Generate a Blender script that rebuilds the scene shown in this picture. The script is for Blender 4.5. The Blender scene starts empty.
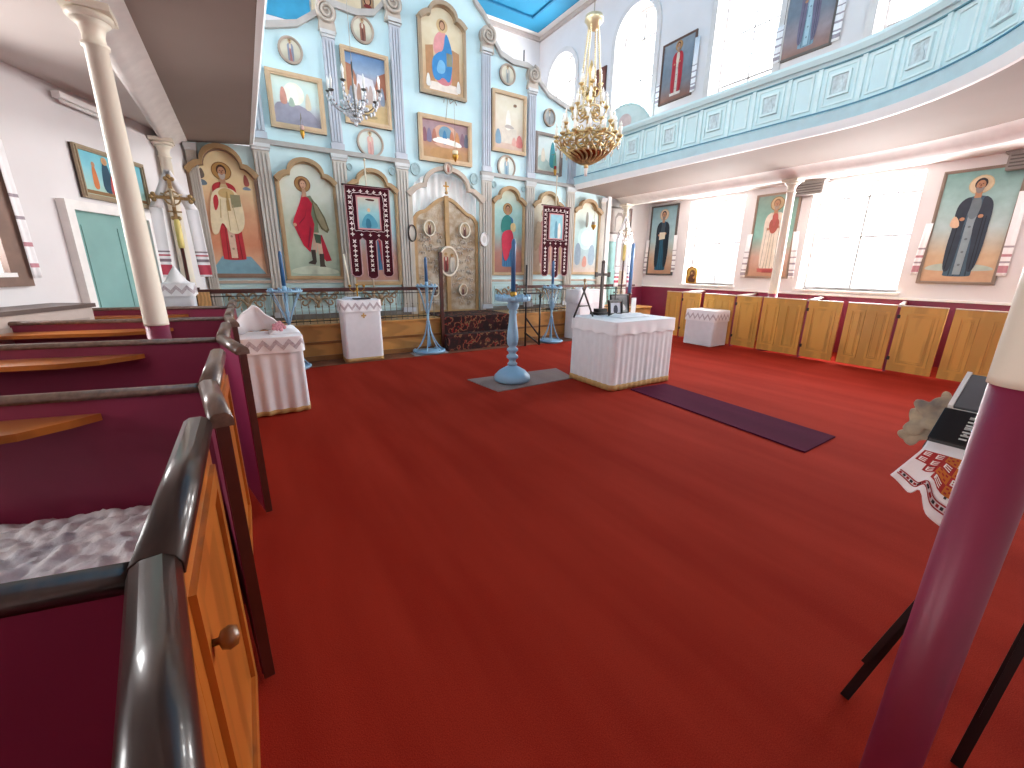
import bpy, bmesh, math, random, mathutils
from mathutils import Vector, Matrix
from mathutils.geometry import tessellate_polygon
random.seed(7)
S=bpy.context.scene
COL=S.collection
PI=math.pi
R=math.radians

# ------------------------------------------------------------------ camera
F,CH=412.9,1.65
def cam_rows(a,b,c):
    a,b,c=R(a),R(b),R(c)
    right=Vector((math.cos(a),-math.sin(a),0)); fwd=Vector((math.sin(a),math.cos(a),0)); up=Vector((0,0,1))
    f2=fwd*math.cos(b)-up*math.sin(b); u2=up*math.cos(b)+fwd*math.sin(b)
    return right*math.cos(c)+u2*math.sin(c), -right*math.sin(c)+u2*math.cos(c), f2
cr,cu,cf=cam_rows(32.2,15.68,.7)
cd=bpy.data.cameras.new('camera'); cam=bpy.data.objects.new('camera',cd); COL.objects.link(cam)
cam.matrix_world=Matrix(((cr.x,cu.x,-cf.x,0),(cr.y,cu.y,-cf.y,0),(cr.z,cu.z,-cf.z,CH),(0,0,0,1)))
cd.sensor_width=36; cd.lens=F/1024*36; cd.clip_start=.02; cd.clip_end=200
S.camera=cam

# ------------------------------------------------------------------ materials
def lin(h):
    h=h.lstrip('#'); o=[]
    for i in (0,2,4):
        v=int(h[i:i+2],16)/255; o.append(v/12.92 if v<=.04045 else ((v+.055)/1.055)**2.4)
    return o
MC={}
def mat(hexc,rough=.7,metal=0.,var=.06,scale=6.,bump=0.,bscale=60.,kind='noise',c2=None,coat=0.,spec=.5,stretch=(1,1,1),sheen=0):
    key=(hexc,rough,metal,var,scale,bump,bscale,kind,c2,coat,spec,stretch,sheen)
    if key in MC: return MC[key]
    m=bpy.data.materials.new('mat_'+kind+'_'+hexc.lstrip('#')); m.use_nodes=True
    nt=m.node_tree; N=nt.nodes; L=nt.links; b=N['Principled BSDF']
    c=lin(hexc); b.inputs['Roughness'].default_value=rough; b.inputs['Metallic'].default_value=metal
    b.inputs['Coat Weight'].default_value=coat; b.inputs['Specular IOR Level'].default_value=spec
    if sheen: b.inputs['Sheen Weight'].default_value=sheen
    tc=N.new('ShaderNodeTexCoord'); mp=N.new('ShaderNodeMapping'); L.new(tc.outputs['Object'],mp.inputs[0]); mp.inputs['Scale'].default_value=stretch
    if kind=='grad':
        cs=[c]+[lin(x) for x in c2]
        sp=N.new('ShaderNodeSeparateXYZ'); L.new(tc.outputs['Generated'],sp.inputs[0])
        rp=N.new('ShaderNodeValToRGB'); L.new(sp.outputs['Z'],rp.inputs[0])
        els=rp.color_ramp.elements
        while len(els)<len(cs): els.new(.5)
        for i,x in enumerate(cs):
            els[i].position=i/(len(cs)-1); els[i].color=(*x,1)
        nz=N.new('ShaderNodeTexNoise'); nz.inputs['Scale'].default_value=7; nz.inputs['Detail'].default_value=4; L.new(mp.outputs[0],nz.inputs[0])
        mx=N.new('ShaderNodeMixRGB'); mx.blend_type='OVERLAY'; mx.inputs[0].default_value=.25
        L.new(rp.outputs[0],mx.inputs[1]); L.new(nz.outputs['Fac'],mx.inputs[2]); L.new(mx.outputs[0],b.inputs['Base Color'])
    else:
        if kind=='wood':
            nz=N.new('ShaderNodeTexWave'); nz.inputs['Scale'].default_value=scale; nz.inputs['Distortion'].default_value=6; nz.inputs['Detail'].default_value=3; nz.inputs['Detail Scale'].default_value=1.2
        elif kind=='check':
            nz=N.new('ShaderNodeTexVoronoi'); nz.inputs['Scale'].default_value=scale
        else:
            nz=N.new('ShaderNodeTexNoise'); nz.inputs['Scale'].default_value=scale; nz.inputs['Detail'].default_value=5
        L.new(mp.outputs[0],nz.inputs[0])
        rp=N.new('ShaderNodeValToRGB'); L.new(nz.outputs[0],rp.inputs[0])
        a1=[max(0,x*(1-var)) for x in c]; a2=[min(1,x*(1+var)) for x in c] if c2 is None else lin(c2)
        rp.color_ramp.elements[0].color=(*a1,1); rp.color_ramp.elements[1].color=(*a2,1)
        rp.color_ramp.elements[0].position=.3; rp.color_ramp.elements[1].position=.7
        L.new(rp.outputs[0],b.inputs['Base Color'])
    if bump:
        n2=N.new('ShaderNodeTexNoise'); n2.inputs['Scale'].default_value=bscale; n2.inputs['Detail'].default_value=3; L.new(mp.outputs[0],n2.inputs[0])
        bp=N.new('ShaderNodeBump'); bp.inputs['Strength'].default_value=bump; bp.inputs['Distance'].default_value=.01
        L.new(n2.outputs['Fac'],bp.inputs['Height']); L.new(bp.outputs[0],b.inputs['Normal'])
    MC[key]=m; return m
def glass_mat():
    m=bpy.data.materials.new('mat_glass'); m.use_nodes=True; nt=m.node_tree; N=nt.nodes; L=nt.links
    N.remove(N['Principled BSDF']); t=N.new('ShaderNodeBsdfTransparent'); g=N.new('ShaderNodeBsdfGlossy'); g.inputs['Roughness'].default_value=.05
    mx=N.new('ShaderNodeMixShader'); mx.inputs[0].default_value=.06; L.new(t.outputs[0],mx.inputs[1]); L.new(g.outputs[0],mx.inputs[2]); L.new(mx.outputs[0],N['Material Output'].inputs[0]); return m
GLASS=glass_mat()
WALL=mat('#E2DEDF',.85,var=.035,scale=1.3,bump=.08,bscale=25)
WALLW=mat('#EDEAE8',.8,var=.02,scale=1.5)
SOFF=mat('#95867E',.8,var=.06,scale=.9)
IBLUE=mat('#C9E6EB',.65,var=.05,scale=2.2)
PBLUE=mat('#D0EBEF',.6,var=.03,scale=2.)
CEILB=mat('#1C84AE',.7,var=.06,scale=1.)
PIL=mat('#BDC2CB',.6,var=.08,scale=3.)
PILW=mat('#C2BCB3',.6,var=.08,scale=3.)
MOLD=mat('#B5A596',.6,var=.12,scale=5.)
GOLDW=mat('#AD8B5C',.5,var=.18,scale=6,bump=.2,bscale=40)
FRAME=mat('#C9AE8C',.45,var=.08,scale=6)
FRBR=mat('#8A7160',.5,var=.1,scale=6)
CARVE=mat('#A98A62',.5,.1,var=.25,scale=7,bump=.7,bscale=40,c2='#C4B8A6')
BRASS=mat('#B8893C',.28,.9,var=.15,scale=20)
PALEG=mat('#D8C49A',.35,.55,var=.15,scale=20)
IRON=mat('#3B3636',.45,.6,var=.1)
CREAM=mat('#EDE4D2',.45,var=.03,scale=3,coat=.15)
MAROON=mat('#872A49',.42,var=.07,scale=4,bump=.05,bscale=30)
CAP=mat('#6E584C',.3,var=.35,scale=5,kind='noise',stretch=(8,1,8),coat=.35)
CAPD=mat('#33231D',.3,var=.4,scale=5,kind='noise',stretch=(8,1,8),coat=.35)
OAK=mat('#C98F45',.4,var=.16,scale=1.2,kind='wood',stretch=(3,3,.5),coat=.15)
OAKR=mat('#D39E4A',.42,var=.1,scale=1.1,kind='wood',stretch=(3,3,.5),coat=.12)
OAKL=mat('#A96022',.35,var=.14,scale=1.2,kind='wood',stretch=(4,4,.4),coat=.25)
BENCH=mat('#B9702E',.3,var=.2,scale=1.1,kind='wood',stretch=(.4,4,4),coat=.3)
SOLW=mat('#BF8A4B',.4,var=.15,scale=1.0,kind='wood',stretch=(.4,3,3),coat=.1)
DKWOOD=mat('#4B211B',.35,var=.15,scale=8,coat=.2)
CLOTH=mat('#E6E6EA',.9,var=.03,scale=10,bump=.1,bscale=120)
CLOTHW=mat('#F2F0F2',.9,var=.02,scale=10,bump=.1,bscale=120)
LACE=mat('#B7A8AE',.9,var=.12,scale=60,c2='#D5CACD')
HEM=mat('#C09A62',.8,var=.12,scale=30)
SBLUE=mat('#8DB6D3',.45,var=.06,scale=5)
DBLUE=mat('#34608C',.4,var=.08,scale=5)
BLACK=mat('#17161A',.4,var=.1)
WHITE=mat('#F4F2F0',.5,var=.01)
def carpet_mat(h,h2,name,sc=220):
    m=bpy.data.materials.new(name); m.use_nodes=True; nt=m.node_tree; N=nt.nodes; L=nt.links; b=N['Principled BSDF']
    b.inputs['Roughness'].default_value=1; b.inputs['Specular IOR Level'].default_value=.05
    tc=N.new('ShaderNodeTexCoord')
    n1=N.new('ShaderNodeTexNoise'); n1.inputs['Scale'].default_value=sc; n1.inputs['Detail'].default_value=2
    mp=N.new('ShaderNodeMapping'); mp.inputs['Scale'].default_value=(1.2,.18,1); L.new(tc.outputs['Object'],mp.inputs[0])
    n2=N.new('ShaderNodeTexNoise'); n2.inputs['Scale'].default_value=2.4; n2.inputs['Detail'].default_value=6; L.new(mp.outputs[0],n2.inputs[0])
    L.new(tc.outputs['Object'],n1.inputs[0])
    ad=N.new('ShaderNodeMath'); ad.operation='ADD'; L.new(n1.outputs['Fac'],ad.inputs[0]); L.new(n2.outputs['Fac'],ad.inputs[1])
    rp=N.new('ShaderNodeValToRGB'); L.new(ad.outputs[0],rp.inputs[0])
    rp.color_ramp.elements[0].position=.62; rp.color_ramp.elements[1].position=1.0
    rp.color_ramp.elements[0].color=(*lin(h),1); rp.color_ramp.elements[1].color=(*lin(h2),1)
    mr=N.new('ShaderNodeMath'); mr.operation='MULTIPLY'; mr.inputs[1].default_value=.78; L.new(ad.outputs[0],mr.inputs[0]); L.new(mr.outputs[0],rp.inputs[0])
    L.new(rp.outputs[0],b.inputs['Base Color'])
    bp=N.new('ShaderNodeBump'); bp.inputs['Strength'].default_value=.35; bp.inputs['Distance'].default_value=.006; L.new(n1.outputs['Fac'],bp.inputs['Height']); L.new(bp.outputs[0],b.inputs['Normal'])
    return m
CARPET=carpet_mat('#8C2317','#A63424','mat_red_carpet')
RUNNER=carpet_mat('#45122A','#571A35','mat_runner')
RUGG=carpet_mat('#8A7571','#A08D88','mat_grey_rug',150)
def floral_mat():
    m=bpy.data.materials.new('mat_floral_carpet'); m.use_nodes=True; nt=m.node_tree; N=nt.nodes; L=nt.links; b=N['Principled BSDF']; b.inputs['Roughness'].default_value=1
    tc=N.new('ShaderNodeTexCoord'); v=N.new('ShaderNodeTexVoronoi'); v.inputs['Scale'].default_value=9; L.new(tc.outputs['Object'],v.inputs[0])
    nz=N.new('ShaderNodeTexNoise'); nz.inputs['Scale'].default_value=6.5; nz.inputs['Detail'].default_value=3; L.new(tc.outputs['Object'],nz.inputs[0])
    rp=N.new('ShaderNodeValToRGB'); L.new(nz.outputs['Fac'],rp.inputs[0]); e=rp.color_ramp.elements
    for _ in range(3): e.new(.5)
    for i,(p,c) in enumerate(((0,'#241012'),(.44,'#3A1214'),(.535,'#7A6040'),(.565,'#7E1719'),(.6,'#2A1210'))): e[i].position=p; e[i].color=(*lin(c),1)
    rp.color_ramp.interpolation='CONSTANT'
    L.new(rp.outputs[0],b.inputs['Base Color']); return m
FLORAL=floral_mat()

# ------------------------------------------------------------------ mesh builder
class MB:
    def __init__(s): s.bm=bmesh.new(); s.mi=0
    def _v(s,p): return s.bm.verts.new(p)
    def face(s,vs,smooth=False):
        try: f=s.bm.faces.new(vs)
        except ValueError: return
        f.material_index=s.mi; f.smooth=smooth; return f
    def box(s,x0,x1,y0,y1,z0,z1,M=None,bev=0.):
        b=bmesh.new(); bmesh.ops.create_cube(b,size=1)
        for v in b.verts: v.co=Vector(((x0+x1)/2+v.co.x*(x1-x0),(y0+y1)/2+v.co.y*(y1-y0),(z0+z1)/2+v.co.z*(z1-z0)))
        if bev: bmesh.ops.bevel(b,geom=b.edges[:]+b.verts[:],offset=bev,segments=2,affect='EDGES',profile=.5)
        s._merge(b,M); return s
    def _merge(s,b,M=None,smooth=False):
        mp={}
        for v in b.verts: mp[v]=s._v(M@v.co if M else v.co)
        for f in b.faces:
            g=s.face([mp[v] for v in f.verts],smooth)
        b.free()
    def prism(s,pts,y0,y1,M=None):
        """closed polygon (x,z) extruded from y0 to y1"""
        a=[Vector((p[0],y0,p[1])) for p in pts]; c=[Vector((p[0],y1,p[1])) for p in pts]
        if M: a=[M@p for p in a]; c=[M@p for p in c]
        va=[s._v(p) for p in a]; vc=[s._v(p) for p in c]; n=len(pts)
        for t in tessellate_polygon([[Vector((p[0],p[1],0)) for p in pts]]):
            s.face([va[i] for i in t]); s.face([vc[i] for i in reversed(t)])
        for i in range(n):
            j=(i+1)%n; s.face([va[i],va[j],vc[j],vc[i]])
        return s
    def ring(s,outer,inner,y0,y1,M=None,closed=True):
        """band between two equally long outlines"""
        n=len(outer); g=[]
        for pts,y in ((outer,y0),(inner,y0),(inner,y1),(outer,y1)):
            g.append([s._v(M@Vector((p[0],y,p[1])) if M else (p[0],y,p[1])) for p in pts])
        for i in range(n if closed else n-1):
            j=(i+1)%n
            for a in range(4):
                b=(a+1)%4; s.face([g[a][i],g[a][j],g[b][j],g[b][i]])
        if not closed:
            for i in (0,n-1): s.face([g[a][i] for a in range(4)])
        return s
    def zprism(s,pts,z0,z1):
        a=[s._v((p[0],p[1],z0)) for p in pts]; c=[s._v((p[0],p[1],z1)) for p in pts]; n=len(pts)
        for t in tessellate_polygon([[Vector((p[0],p[1],0)) for p in pts]]):
            s.face([a[i] for i in t]); s.face([c[i] for i in reversed(t)])
        for i in range(n):
            j=(i+1)%n; s.face([a[i],a[j],c[j],c[i]])
        return s
    def lathe(s,prof,seg=20,M=None,c=(0,0,0)):
        rings=[]
        for r,z in prof:
            ring=[]
            for k in range(seg):
                a=2*PI*k/seg; p=Vector((c[0]+r*math.cos(a),c[1]+r*math.sin(a),c[2]+z)); ring.append(s._v(M@p if M else p))
            rings.append(ring)
        for a,b in zip(rings,rings[1:]):
            for k in range(seg):
                j=(k+1)%seg; s.face([a[k],a[j],b[j],b[k]],True)
        s.face(rings[0]); s.face(rings[-1][::-1]); return s
    def tube(s,pts,r,seg=8,closed=False,M=None):
        pts=[Vector(p) for p in pts]; n=len(pts); rings=[]; ref=None
        for i,p in enumerate(pts):
            a=pts[i-1] if (i or closed) else pts[0]; b=pts[(i+1)%n] if (i<n-1 or closed) else pts[-1]
            t=(b-a).normalized() if (b-a).length>1e-9 else Vector((0,0,1))
            if ref is None: ref=t.orthogonal().normalized()
            u=(ref-t*ref.dot(t)); u=u.normalized() if u.length>1e-6 else t.orthogonal().normalized(); ref=u; w=t.cross(u)
            rr=r[i] if isinstance(r,(list,tuple)) else r; ring=[]
            for k in range(seg):
                q=p+(u*math.cos(2*PI*k/seg)+w*math.sin(2*PI*k/seg))*rr; ring.append(s._v(M@q if M else q))
            rings.append(ring)
        m=n if closed else n-1
        for i in range(m):
            a,b=rings[i],rings[(i+1)%n]
            for k in range(seg):
                j=(k+1)%seg; s.face([a[k],a[j],b[j],b[k]],True)
        if not closed: s.face(rings[0][::-1]); s.face(rings[-1])
        return s
    def ball(s,c,r,sc=(1,1,1),seg=12,rings=8):
        b=bmesh.new(); bmesh.ops.create_uvsphere(b,u_segments=seg,v_segments=rings,radius=r)
        for v in b.verts: v.co=Vector((v.co.x*sc[0]+c[0],v.co.y*sc[1]+c[1],v.co.z*sc[2]+c[2]))
        s._merge(b,None,True); return s
    def grid(s,fn,nu,nv,smooth=True,closeu=False):
        g=[[s._v(fn(i/nu if not closeu else i/nu,j/nv)) for j in range(nv+1)] for i in range(nu+(0 if closeu else 1))]
        n=len(g)
        for i in range(nu if closeu else nu):
            a=g[i]; b=g[(i+1)%n]
            for j in range(nv): s.face([a[j],b[j],b[j+1],a[j+1]],smooth)
        return s
    def build(s,name,m,parent=None,loc=None,fix=True,solid=0):
        if fix: bmesh.ops.recalc_face_normals(s.bm,faces=s.bm.faces[:])
        me=bpy.data.meshes.new(name); s.bm.to_mesh(me); s.bm.free()
        for x in (m if isinstance(m,(list,tuple)) else [m]): me.materials.append(x)
        o=bpy.data.objects.new(name,me); COL.objects.link(o)
        if parent: o.parent=parent
        if loc: o.location=loc
        if solid:
            k=o.modifiers.new('solid','SOLIDIFY'); k.thickness=solid; k.offset=0
        return o
def thing(name,label,cat,loc=(0,0,0),rz=0,group=None):
    o=bpy.data.objects.new(name,None); COL.objects.link(o); o.empty_display_size=.1
    o.location=loc; o.rotation_euler=(0,0,rz); o['label']=label; o['category']=cat
    if group: o['group']=group
    return o
def tag(o,label,cat,group=None,kind=None):
    o['label']=label; o['category']=cat
    if group: o['group']=group
    if kind: o['kind']=kind
    return o
def struct(o): o['kind']='structure'; return o
def dup(root,loc=None,rz=None,label=None,group=None):
    r=root.copy(); COL.objects.link(r)
    if loc is not None: r.location=loc
    if rz is not None: r.rotation_euler=(0,0,rz)
    if label: r['label']=label
    if group: r['group']=group
    for ch in list(root.children):
        c=ch.copy(); COL.objects.link(c); c.parent=r
        for g in ch.children:
            d=g.copy(); COL.objects.link(d); d.parent=c
    return r
def chaikin(pts,it=2,closed=True):
    for _ in range(it):
        o=[]; n=len(pts)
        for i in range(n if closed else n-1):
            a=pts[i]; b=pts[(i+1)%n]
            o.append(tuple(p*.75+q*.25 for p,q in zip(a,b))); o.append(tuple(p*.25+q*.75 for p,q in zip(a,b)))
        if not closed: o=[pts[0]]+o+[pts[-1]]
        pts=o
    return pts
def ell(cx,cz,rx,rz,n=20): return [(cx+rx*math.cos(2*PI*k/n),cz+rz*math.sin(2*PI*k/n)) for k in range(n)]
def rect(x0,z0,x1,z1): return [(x0,z0),(x1,z0),(x1,z1),(x0,z1)]

# ------------------------------------------------------------------ room shell
NX=3.93            # middle of the nave
XR,YF,YB,ZC,XL=10.5,15.0,-2.6,9.9,-3.2
struct(MB().box(XL-3.4,XR+.5,YB,YF,-.2,0).build('floor',CARPET))
# boards in front of the step
tag(MB().box(-.2,8.9,7.5,8.0,.0,.006).build('floor_boards',mat('#7A4A35',.5,var=.2,scale=1.5,kind='wood',stretch=(.5,4,4))),'strip of brown floorboards between red carpet and wooden step','floorboards')
# ceiling: white border and sunk blue field
struct(MB().box(XL,XR+.4,YB,YF,ZC,ZC+.15).build('ceiling',WALLW))
b=MB(); b.box(XL+.5,XR-.35,YB+.5,YF-.36,ZC-.06,ZC-.01); o=struct(b.build('trim_1',CEILB))
b=MB()
for (x0,x1,y0,y1) in ((XL+1.2,XR-1.05,YF-1.12,YF-1.06),(XR-1.11,XR-1.05,YB+1,YF-1.06),(XL+1.2,XL+1.26,YB+1,YF-1.06)): b.box(x0,x1,y0,y1,ZC-.12,ZC-.05)
struct(b.build('trim_2',mat('#146F98',.7)))
b=MB()
b.box(XL,XR,YF-.07,YF,ZC-.14,ZC-.01); b.box(XR-.07,XR,YB,YF,ZC-.14,ZC-.01)
struct(b.build('trim_3',mat('#B9AFAB',.7)))
struct(MB().box(XL,XR,YF,YF+.3,0,ZC+.1).build('wall_front',WALL))
# long wall with windows (built along local x, thickness local y 0..T, facing -y)
def arch_wall(name,length,T,openings,z0,z1,m,M):
    """openings: (s0,s1,sill,spring) ; spring None = square head given as 5th"""
    b=MB(); s=0
    for (s0,s1,sill,head,arched) in sorted(openings):
        b.box(s,s0,0,T,z0,z1,M); b.box(s0,s1,0,T,z0,sill,M)
        if arched:
            r=(s1-s0)/2; c=(s0+s1)/2; pts=[(s0,z1),(s0,head)]+[(c-r*math.cos(PI*k/20),head+r*math.sin(PI*k/20)) for k in range(1,20)]+[(s1,head),(s1,z1)]
            b.prism(pts,0,T,M)
        else: b.box(s0,s1,0,T,head,z1,M)
        s=s1
    b.box(s,length,0,T,z0,z1,M)
    return struct(b.build(name,m))
def place(x,y,deg): return Matrix.Translation((x,y,0))@Matrix.Rotation(R(deg),4,'Z')
MR=place(XR,YF,-90)         # right wall: s runs from the front wall towards the viewer (s=15-Y)
MIDZ=4.2
low=[(YF-c-.75 if c>1 else YF-c-.75,YF-c+.75,1.28,3.38,False) for c in (6.9,3.72,.5)]
low=[(7.33,8.82,1.28,3.42,False),(10.3,12.05,1.28,3.42,False),(13.72,15.3,1.28,3.42,False)]
up=[(c-.76,c+.76,5.1,8.15,True) for c in (1.42,4.82,8.22,11.55,14.85)]
arch_wall('wall_right',YF-YB,.45,low,0,MIDZ,WALL,MR)
arch_wall('wall_right_upper',YF-YB,.45,up,MIDZ,ZC+.1,WALL,MR)
# left wall: lower part runs at a slant, upper part over the gallery
WX,WY=-.55,9.0; WD=Vector((-.423,-.906)); WA=65
def MLw(): 
    # local x runs from the far viewer end to the front, facing the nave
    L=14.; return place(WX+WD.x*L,WY+WD.y*L,WA),L
ML,LL=MLw()
lo=[(LL-s1,LL-s0,a,h,False) for (s0,s1,a,h) in ((3.28,4.5,1.55,3.1),(7.3,8.6,1.55,3.1))]
arch_wall('wall_left',LL,.4,lo,0,3.9,WALL,ML)
MU=place(XL,YB,90)
arch_wall('wall_left_upper',YF-YB,.4,[(YF-YB-(c-.76)-1.52,YF-YB-(c-.76),5.1,8.15,True) for c in (1.42,4.82,8.22,11.55,14.85)],3.9,ZC+.1,WALL,MU)
MK=place(XR,YB,180)
arch_wall('wall_back',XR-XL+4,.4,[(2.,3.6,5.1,8.15,True),(5.7,7.3,5.1,8.15,True),(9.4,11.,5.1,8.15,True)],0,ZC+.1,WALL,MK)
# front wall pieces beside the iconostasis
struct(MB().box(8.62,8.75,8.9,9.3,0,3.6).box(9.72,XR,9.1,9.3,0,3.6).box(8.75,9.72,9.1,9.3,2.48,3.6).build('wall_aisle_right',WALLW))
struct(MB().box(-.95,-.53,9.0,9.3,0,3.6).build('wall_aisle_left',mat('#A79C97',.8)))
# door with turquoise leaf, right of the screen
def door_set(idx,M,w,h,col,frame):
    b=MB(); t=.1
    b.box(-w/2-t,-w/2,-.09,.0,0,h+t,M); b.box(w/2,w/2+t,-.09,.0,0,h+t,M); b.box(-w/2,w/2,-.09,.0,h,h+t,M)
    f=struct(b.build('door_%d'%idx,frame))
    b=MB(); b.box(-w/2,w/2,-.03,-.002,0,h,M)
    for z0,z1 in ((.15,.95),(1.1,h-.15)):
        for x0,x1 in ((-w/2+.1,-.05),(.05,w/2-.1)): b.box(x0,x1,-.04,-.03,z0,z1,M)
    b.build('door_leaf',col,f)
    MB().ball((0,0,0),.03).build('door_knob',BRASS,f,loc=M@Vector((w/2-.08,-.07,1.0)))
TURQ=mat('#7FA9A4',.6,var=.1,scale=2)
door_set(1,place(9.22,9.12,0),.78,2.42,mat('#9FCFCF',.6,var=.06),WHITE)
door_set(2,place(WX+WD.x*1.87,WY+WD.y*1.87,WA)@Matrix.Translation((0,0,0)),1.15,2.22,TURQ,mat('#EDE9E6',.6))
# maroon dado on the right wall and white rail on top
struct(MB().box(XR-.025,XR,YB,9.1,0,1.16).build('trim_4',MAROON))
struct(MB().box(XR-.05,XR,YB,9.1,1.16,1.2).build('trim_5',WHITE))
struct(MB().box(9.72,XR-.03,9.07,9.1,0,1.14).build('trim_6',MAROON))

# ---- windows
LIGHTS=[]
def window(idx,M,s0,s1,sill,head,arched,inset=.33,power=None,face=1,mullc=3,rows=(0.12,)):
    w=s1-s0; c=(s0+s1)/2; fr=.05; b=MB()
    top=head+(w/2 if arched else 0)
    if arched:
        n=20; out=[(s0,sill)]+[(c-w/2*math.cos(PI*k/n),head+w/2*math.sin(PI*k/n)) for k in range(n+1)]+[(s1,sill)]
        q=w/2-fr; inn=[(s0+fr,sill+fr)]+[(c-q*math.cos(PI*k/n),head+q*math.sin(PI*k/n)) for k in range(n+1)]+[(s1-fr,sill+fr)]
        b.ring(out,inn,inset,inset+.06,M)
    else:
        b.ring(rect(s0,sill,s1,head),rect(s0+fr,sill+fr,s1-fr,head-fr),inset,inset+.06,M)
    f=struct(b.build('window_%d'%idx,mat('#B5B1AF',.5)))
    b=MB()
    b.box(c-.015,c+.015,inset+.01,inset+.04,sill+fr,top-fr,M)
    zs=[sill+(head-sill)*t for t in ((.33,.66,1.) if arched else (.5,.86))]
    for z in zs: b.box(s0+fr,s1-fr,inset+.01,inset+.04,z-.015,z+.015,M)
    if not arched:
        for t in (.25,.75): b.box(s0+w*t-.01,s0+w*t+.01,inset+.01,inset+.04,zs[1],head-fr,M)
    b.build('glazing_bar',mat('#8C8886',.5),f)
    b=MB()
    if arched: b.prism(out,inset+.045,inset+.05,M)
    else: b.prism(rect(s0,sill,s1,head),inset+.045,inset+.05,M)
    b.build('window_pane',GLASS,f)
    if arched:
        b=MB(); o1=[(c-(w/2+.16)*math.cos(PI*k/n),head+(w/2+.16)*math.sin(PI*k/n)) for k in range(n+1)]; i1=[(c-(w/2+.01)*math.cos(PI*k/n),head+(w/2+.01)*math.sin(PI*k/n)) for k in range(n+1)]
        o1=[(s0-.16,sill)]+o1+[(s1+.16,sill)]; i1=[(s0-.01,sill)]+i1+[(s1+.01,sill)]
        b.ring(o1,i1,-.05,.02,M,closed=False); b.build('window_surround',mat('#D9D4D2',.7),f)
    else:
        MB().box(s0-.05,s1+.05,-.06,inset,sill-.04,sill,M).build('window_sill',WHITE,f)
    if power:
        ld=bpy.data.lights.new('window_daylight','AREA'); ld.shape='RECTANGLE'; ld.size=w; ld.size_y=top-sill; ld.energy=power; ld.color=(1,.985,.97)
        lo_=bpy.data.objects.new('window_daylight',ld); COL.objects.link(lo_)
        p=M@Vector((c,.62,(sill+top)/2)); d=(M.to_3x3()@Vector((0,-1,0)))
        lo_.location=p; lo_.rotation_euler=d.to_track_quat('-Z','Z').to_euler()
        # local y of light up
    return f
i=1
PL,PU=280,470
for (s0,s1,a,h,ar) in low: window(i,MR,s0,s1,a,h,ar,power=PL); i+=1
for (s0,s1,a,h,ar) in up: window(i,MR,s0,s1,a,h,ar,power=PU); i+=1
for (s0,s1,a,h,ar) in lo: window(i,ML,s0,s1,a,h,ar,power=70); i+=1
for c in (1.42,4.82,8.22,11.55,14.85):
    s0=YF-YB-(c-.76)-1.52; window(i,MU,s0,s0+1.52,5.1,8.15,True,power=PU*.5); i+=1  # unseen left gallery windows, added with area lights to brighten the nave
for s0 in (2.,5.7,9.4): window(i,MK,s0,s0+1.6,5.1,8.15,True,power=PU*.12); i+=1  # unseen rear windows, added as a weak light source from behind
# brown surround of the left aisle window
b=MB(); b.ring(rect(LL-4.68,1.42,LL-3.08,3.2),rect(LL-4.5,1.55,LL-3.28,3.1),-.05,.01,ML)
tag(b.build('window_frame',mat('#7C6154',.5,var=.2,scale=5)),'wide brown wooden frame around the left aisle window','window frame')

# ------------------------------------------------------------------ galleries
def gpath():
    pts=[]
    for k in range(0,25): pts.append((7.45,9.0-k*(5.6/24)))
    for k in range(1,48):
        a=PI*k/48; pts.append((NX+3.52*math.cos(a),3.4-2.9*math.sin(a)))
    for k in range(0,25): pts.append((.41,3.4+k*(5.6/24)))
    return pts
GP=gpath()
def normals(P):
    o=[]
    for i in range(len(P)):
        a=P[max(0,i-1)]; b=P[min(len(P)-1,i+1)]; t=Vector((b[0]-a[0],b[1]-a[1])).normalized(); o.append(Vector((-t.y,t.x)))   # outwards from nave
    return o
GN=normals(GP)
# path goes from right-front towards viewer and round to the left: outward = left-hand normal sign check
if GN[0].x<0: GN=[-n for n in GN]
cum=[0]
for a,b_ in zip(GP,GP[1:]): cum.append(cum[-1]+math.hypot(a[0]-b_[0],a[1]-b_[1]))
def sweep(b,prof,i0=0,i1=None,close=True):
    i1=len(GP) if i1 is None else i1; rings=[]
    for i in range(i0,i1):
        p,n=GP[i],GN[i]; rings.append([b._v((p[0]+n.x*o,p[1]+n.y*o,z)) for o,z in prof])
    m=len(prof)
    for a,c in zip(rings,rings[1:]):
        for k in range(m if close else m-1):
            j=(k+1)%m; b.face([a[k],a[j],c[j],c[k]])
    if close: b.face(rings[0]); b.face(rings[-1][::-1])
gal=thing('gallery','pale blue gallery with panelled parapet sweeping round the nave','gallery')
b=MB(); sweep(b,[(.0,3.85),(.12,3.85),(.12,4.52),(0,4.52)]); b.build('parapet',PBLUE,gal)
b=MB(); sweep(b,[(-.10,4.50),(.20,4.50),(.20,4.60),(-.14,4.60),(-.14,4.56)]); sweep(b,[(-.03,4.46),(.0,4.46),(.0,4.5),(-.06,4.5)]); b.build('top_rail',PBLUE,gal)
b=MB(); sweep(b,[(-.02,3.70),(.12,3.70),(.12,3.87),(-.05,3.87),(-.07,3.85),(-.06,3.83),(-.04,3.76)]); b.build('cornice',mat('#BEE2EC',.6),gal)
b=MB(); sweep(b,[(-.066,3.87),(-.02,3.87),(-.02,3.885),(-.066,3.885)]); b.build('groove_shadow_strip',mat('#4F8BA6',.6),gal)  # dark blue strip paints in the groove shadow above the cornice
b=MB(); sweep(b,[(-.035,4.447),(.0,4.447),(.0,4.46),(-.035,4.46)]); b.build('groove_shadow_strip',mat('#6C9FB0',.6),gal)  # second strip, shadow beneath the top rail put in as colour
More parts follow.
